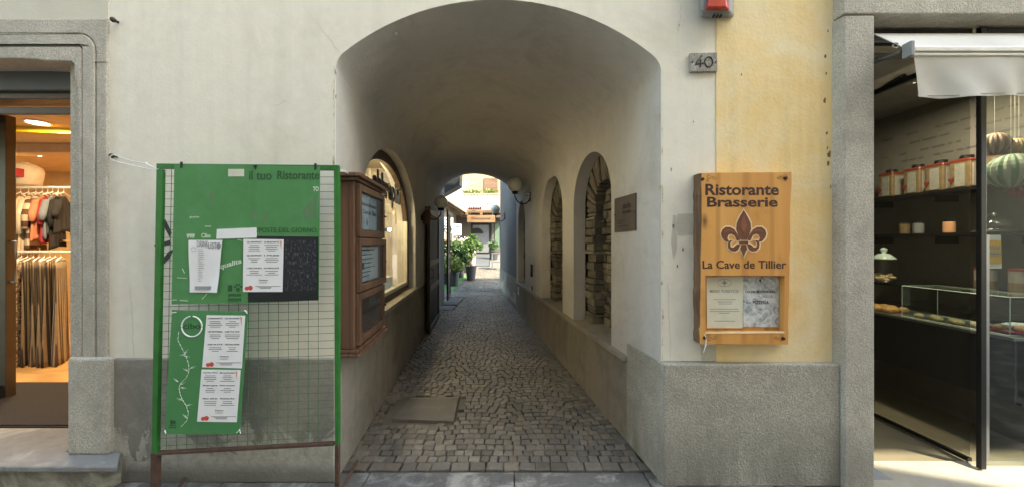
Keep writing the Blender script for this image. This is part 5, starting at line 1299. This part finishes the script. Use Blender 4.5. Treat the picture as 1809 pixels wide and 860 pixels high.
# potted plants
LM = [leafmat('leaf_bright', [(.04, .10, .015), (.075, .15, .03), (.12, .20, .05), (.03, .07, .015)]), leafmat('leaf_deep', [(.02, .05, .013), (.035, .085, .02), (.06, .12, .03)]), leafmat('leaf_yellow', [(.14, .19, .035), (.22, .26, .06), (.08, .14, .03)])]
def leaves(mb, c, r, n, s_, rnd):
    for _ in range(n):
        while True:
            a = [rnd.uniform(-1, 1) for _ in range(3)]
            if .25 < a[0] ** 2 + a[1] ** 2 + a[2] ** 2 < 1: break
        k = rnd.uniform(.75, 1.12)
        p_ = Vector((c[0] + a[0] * r[0] * k, c[1] + a[1] * r[1] * k, c[2] + a[2] * r[2] * k))
        d = Vector((rnd.uniform(-1, 1), rnd.uniform(-1, 1), rnd.uniform(-.6, .7))).normalized(); u = d.cross(Vector((rnd.uniform(-1, 1), rnd.uniform(-1, 1), rnd.uniform(-1, 1)))).normalized()
        L = s_ * rnd.uniform(.6, 1.3); W_ = L * .38
        mb.add([p_, p_ + d * L * .5 + u * W_, p_ + d * L, p_ + d * L * .5 - u * W_], [(0, 1, 2, 3)])
def potted(px, pyb, Y, pr_, ph, crown, lm, lab, n=260, ls_=.13, flowers=None):
    c = P(px, 0, Y)[0]; z0 = gz(Y) + .012; t = thing('potted_plant', lab, 'plant', (c, Y, z0), 'potted plants in the courtyard')
    MB().lathe([(pr_ * .72, 0), (pr_ * .98, ph * .92), (pr_ * 1.06, ph * .93), (pr_ * 1.06, ph), (pr_ * .9, ph), (pr_ * .88, ph * .93)], (c, Y, z0), 20).build('pot', simple('dark_pot', (.03, .033, .04), .5), t, smooth=False)
    rnd = random.Random(int(px)); m = MB(); k = MB()
    for (dx, dz, rx, rz_) in crown:
        leaves(m, (c + dx, Y, z0 + ph + dz), (rx, rx * .9, rz_), int(n * rx * rz_ * 9), ls_, rnd)
        k.tube([(c + dx * .1, Y, z0 + ph - .05), (c + dx * .5, Y + jit(.05), z0 + ph + dz * .5), (c + dx, Y, z0 + ph + dz)], [.022, .016, .008], 6)
    m.build('leaves', lm, t); k.build('stem', M['bark'], t)
    if flowers:
        m = MB(); leaves(m, (c, Y, z0 + ph + flowers[0]), (flowers[1], flowers[1], .12), 50, .09, rnd); m.build('flowers', flowers[2], t)
potted(787, 0, 13.4, .20, .55, [(0, .42, .26, .38), (.1, .15, .25, .2), (-.1, .8, .2, .22)], LM[0], 'bright green bushy plant with orange flowers, nearest the white wall', flowers=(1.0, .22, simple('orange_petal', (.70, .20, .04), .6)))
potted(801, 0, 13.0, .22, .5, [(0, .3, .34, .26), (-.12, .1, .3, .16), (.18, .18, .24, .18)], LM[2], 'low yellowish green plant in a dark pot in front of the others')
potted(812, 0, 14.8, .22, .5, [(0, .45, .42, .45), (.2, .25, .3, .3), (-.2, .75, .3, .25)], LM[1], 'deep green dense shrub in a dark pot behind the yellowish plant')
potted(832, 0, 14.2, .22, .55, [(0, .5, .2, .26), (.1, .85, .3, .2), (-.12, .7, .24, .22), (.3, .75, .2, .13), (.05, 1.1, .18, .13)], LM[0], 'tall airy green tree in a dark pot beside the courtyard mat', 210, .12)
potted(823, 0, 16.2, .22, .5, [(0, .35, .4, .36), (.1, .7, .3, .3)], LM[1], 'dark green plant half hidden behind the tall airy potted tree')
t = thing('planter_screen', 'pale white planter with flowers behind the potted plants', 'planter', (-2.6, 18.5, .5))
MB().box(-3.3, 18.3, gz(18.3), -1.9, 18.8, gz(18.3) + 1.0).build('trough', M['white'], t, bevel=.01)
m = MB(); leaves(m, (-2.6, 18.5, 1.65), (.7, .3, .25), 240, .13, random.Random(9)); m.build('flowers', simple('white_petal', (.75, .72, .64), .6), t)
for (px, lab) in ((834, 'yellow leaved plant on the balcony rail in front of the ochre wall'), (866, 'yellow leaved plant on the balcony rail in front of the brown shutter')):
    x = P(px, 0, 22.8)[0]; t = thing('balcony_plant', lab, 'plant', (x, 22.9, 4.7), 'plants along the balcony rail')
    MB().box(x - .5, 22.74, 4.45, x + .5, 22.95, 4.68).build('trough', M['oldwood'], t)
    m = MB(); rnd = random.Random(px)
    for _ in range(90):
        a_ = rnd.uniform(0, 6.28); L = rnd.uniform(.25, .65); b0 = Vector((x + rnd.uniform(-.45, .45), 22.85 + rnd.uniform(-.08, .08), 4.66)); d = Vector((math.cos(a_) * .8, math.sin(a_) * .5, rnd.uniform(.5, 1.3))).normalized()
        s_ = Vector((-d.y, d.x, 0)).normalized() * .03; m.add([b0 - s_, b0 + s_, b0 + d * L * .6 + s_, b0 + d * L - Vector((0, 0, .08)), b0 + d * L * .6 - s_], [(0, 1, 2, 3, 4)])
    m.build('leaves', LM[2], t)
t = thing('metal_stand', 'small grey metal stand with shelf near the courtyard window', 'stand', (P(875, 0, 17)[0], 17, gz(17)))
x = P(877, 0, 17)[0]; m = MB(); zb = gz(17)
for (a, b) in ((-.2, -.2), (.25, -.2), (-.2, .25), (.25, .25)): m.tube([(x + a, 17 + b, zb), (x + a, 17 + b, zb + .75)], .016, 6)
m.build('leg', M['steel'], t); MB().box(x - .24, 16.76, zb + .75, x + .29, 17.29, zb + .78).build('top', M['steel'], t); MB().box(x - .2, 16.8, zb + .35, x + .25, 17.25, zb + .37).build('shelf', M['steel'], t)
potted(872, 0, 21.0, .28, .5, [(0, .3, .3, .3)], LM[1], 'small dark shrub in a pot left of the courtyard window')

# ---------------------------------------------------------------- unseen wall across the street (behind the camera), shaped to block the sun
ob = thing('opposite_sun_blocker', 'tall pale unseen wall across the street, added to block the sun but for one slot', 'building', (0, -2.5, 0))
sun_slot = [(7.9, 6.62), (9.9, 5.58), (10.6, 5.3), (10.9, 6.72), (7.9, 6.72)]  # slot cut to let only the sun patch reach the pastry shop threshold
wins = []
for i in range(7):
    for z in (.9, 4.0):
        x = -10.5 + i * 2.6; wins.append([(x, z), (x, z + 1.6), (x + 1.1, z + 1.6), (x + 1.1, z)])
MB().prism([(-14, 0), (16, 0), (16, 10.4), (-14, 10.4)], mapF, -2.5, -2.56, [sun_slot] + wins).build('street_wall', plaster('opposite_plaster', (.38, .33, .26), .9), ob)
for wv in wins:
    m = MB(); m.prism(wv, mapF, -2.66, -2.64); wj = m.build('window', simple('dark_pane', (.03, .035, .04), .1), ob) if wv is wins[0] else None
    if wj is None: 
        o = bpy.data.objects.new('window', w0.data); COL.objects.link(o); o.parent = ob; o.location = (wv[0][0] - wins[0][0][0], 0, wv[0][1] - wins[0][0][1])
    else: w0 = wj
MB().box(-14, -7, 0, 16, -6.8, 5).build('rear_wall', M['ywall'], ob)
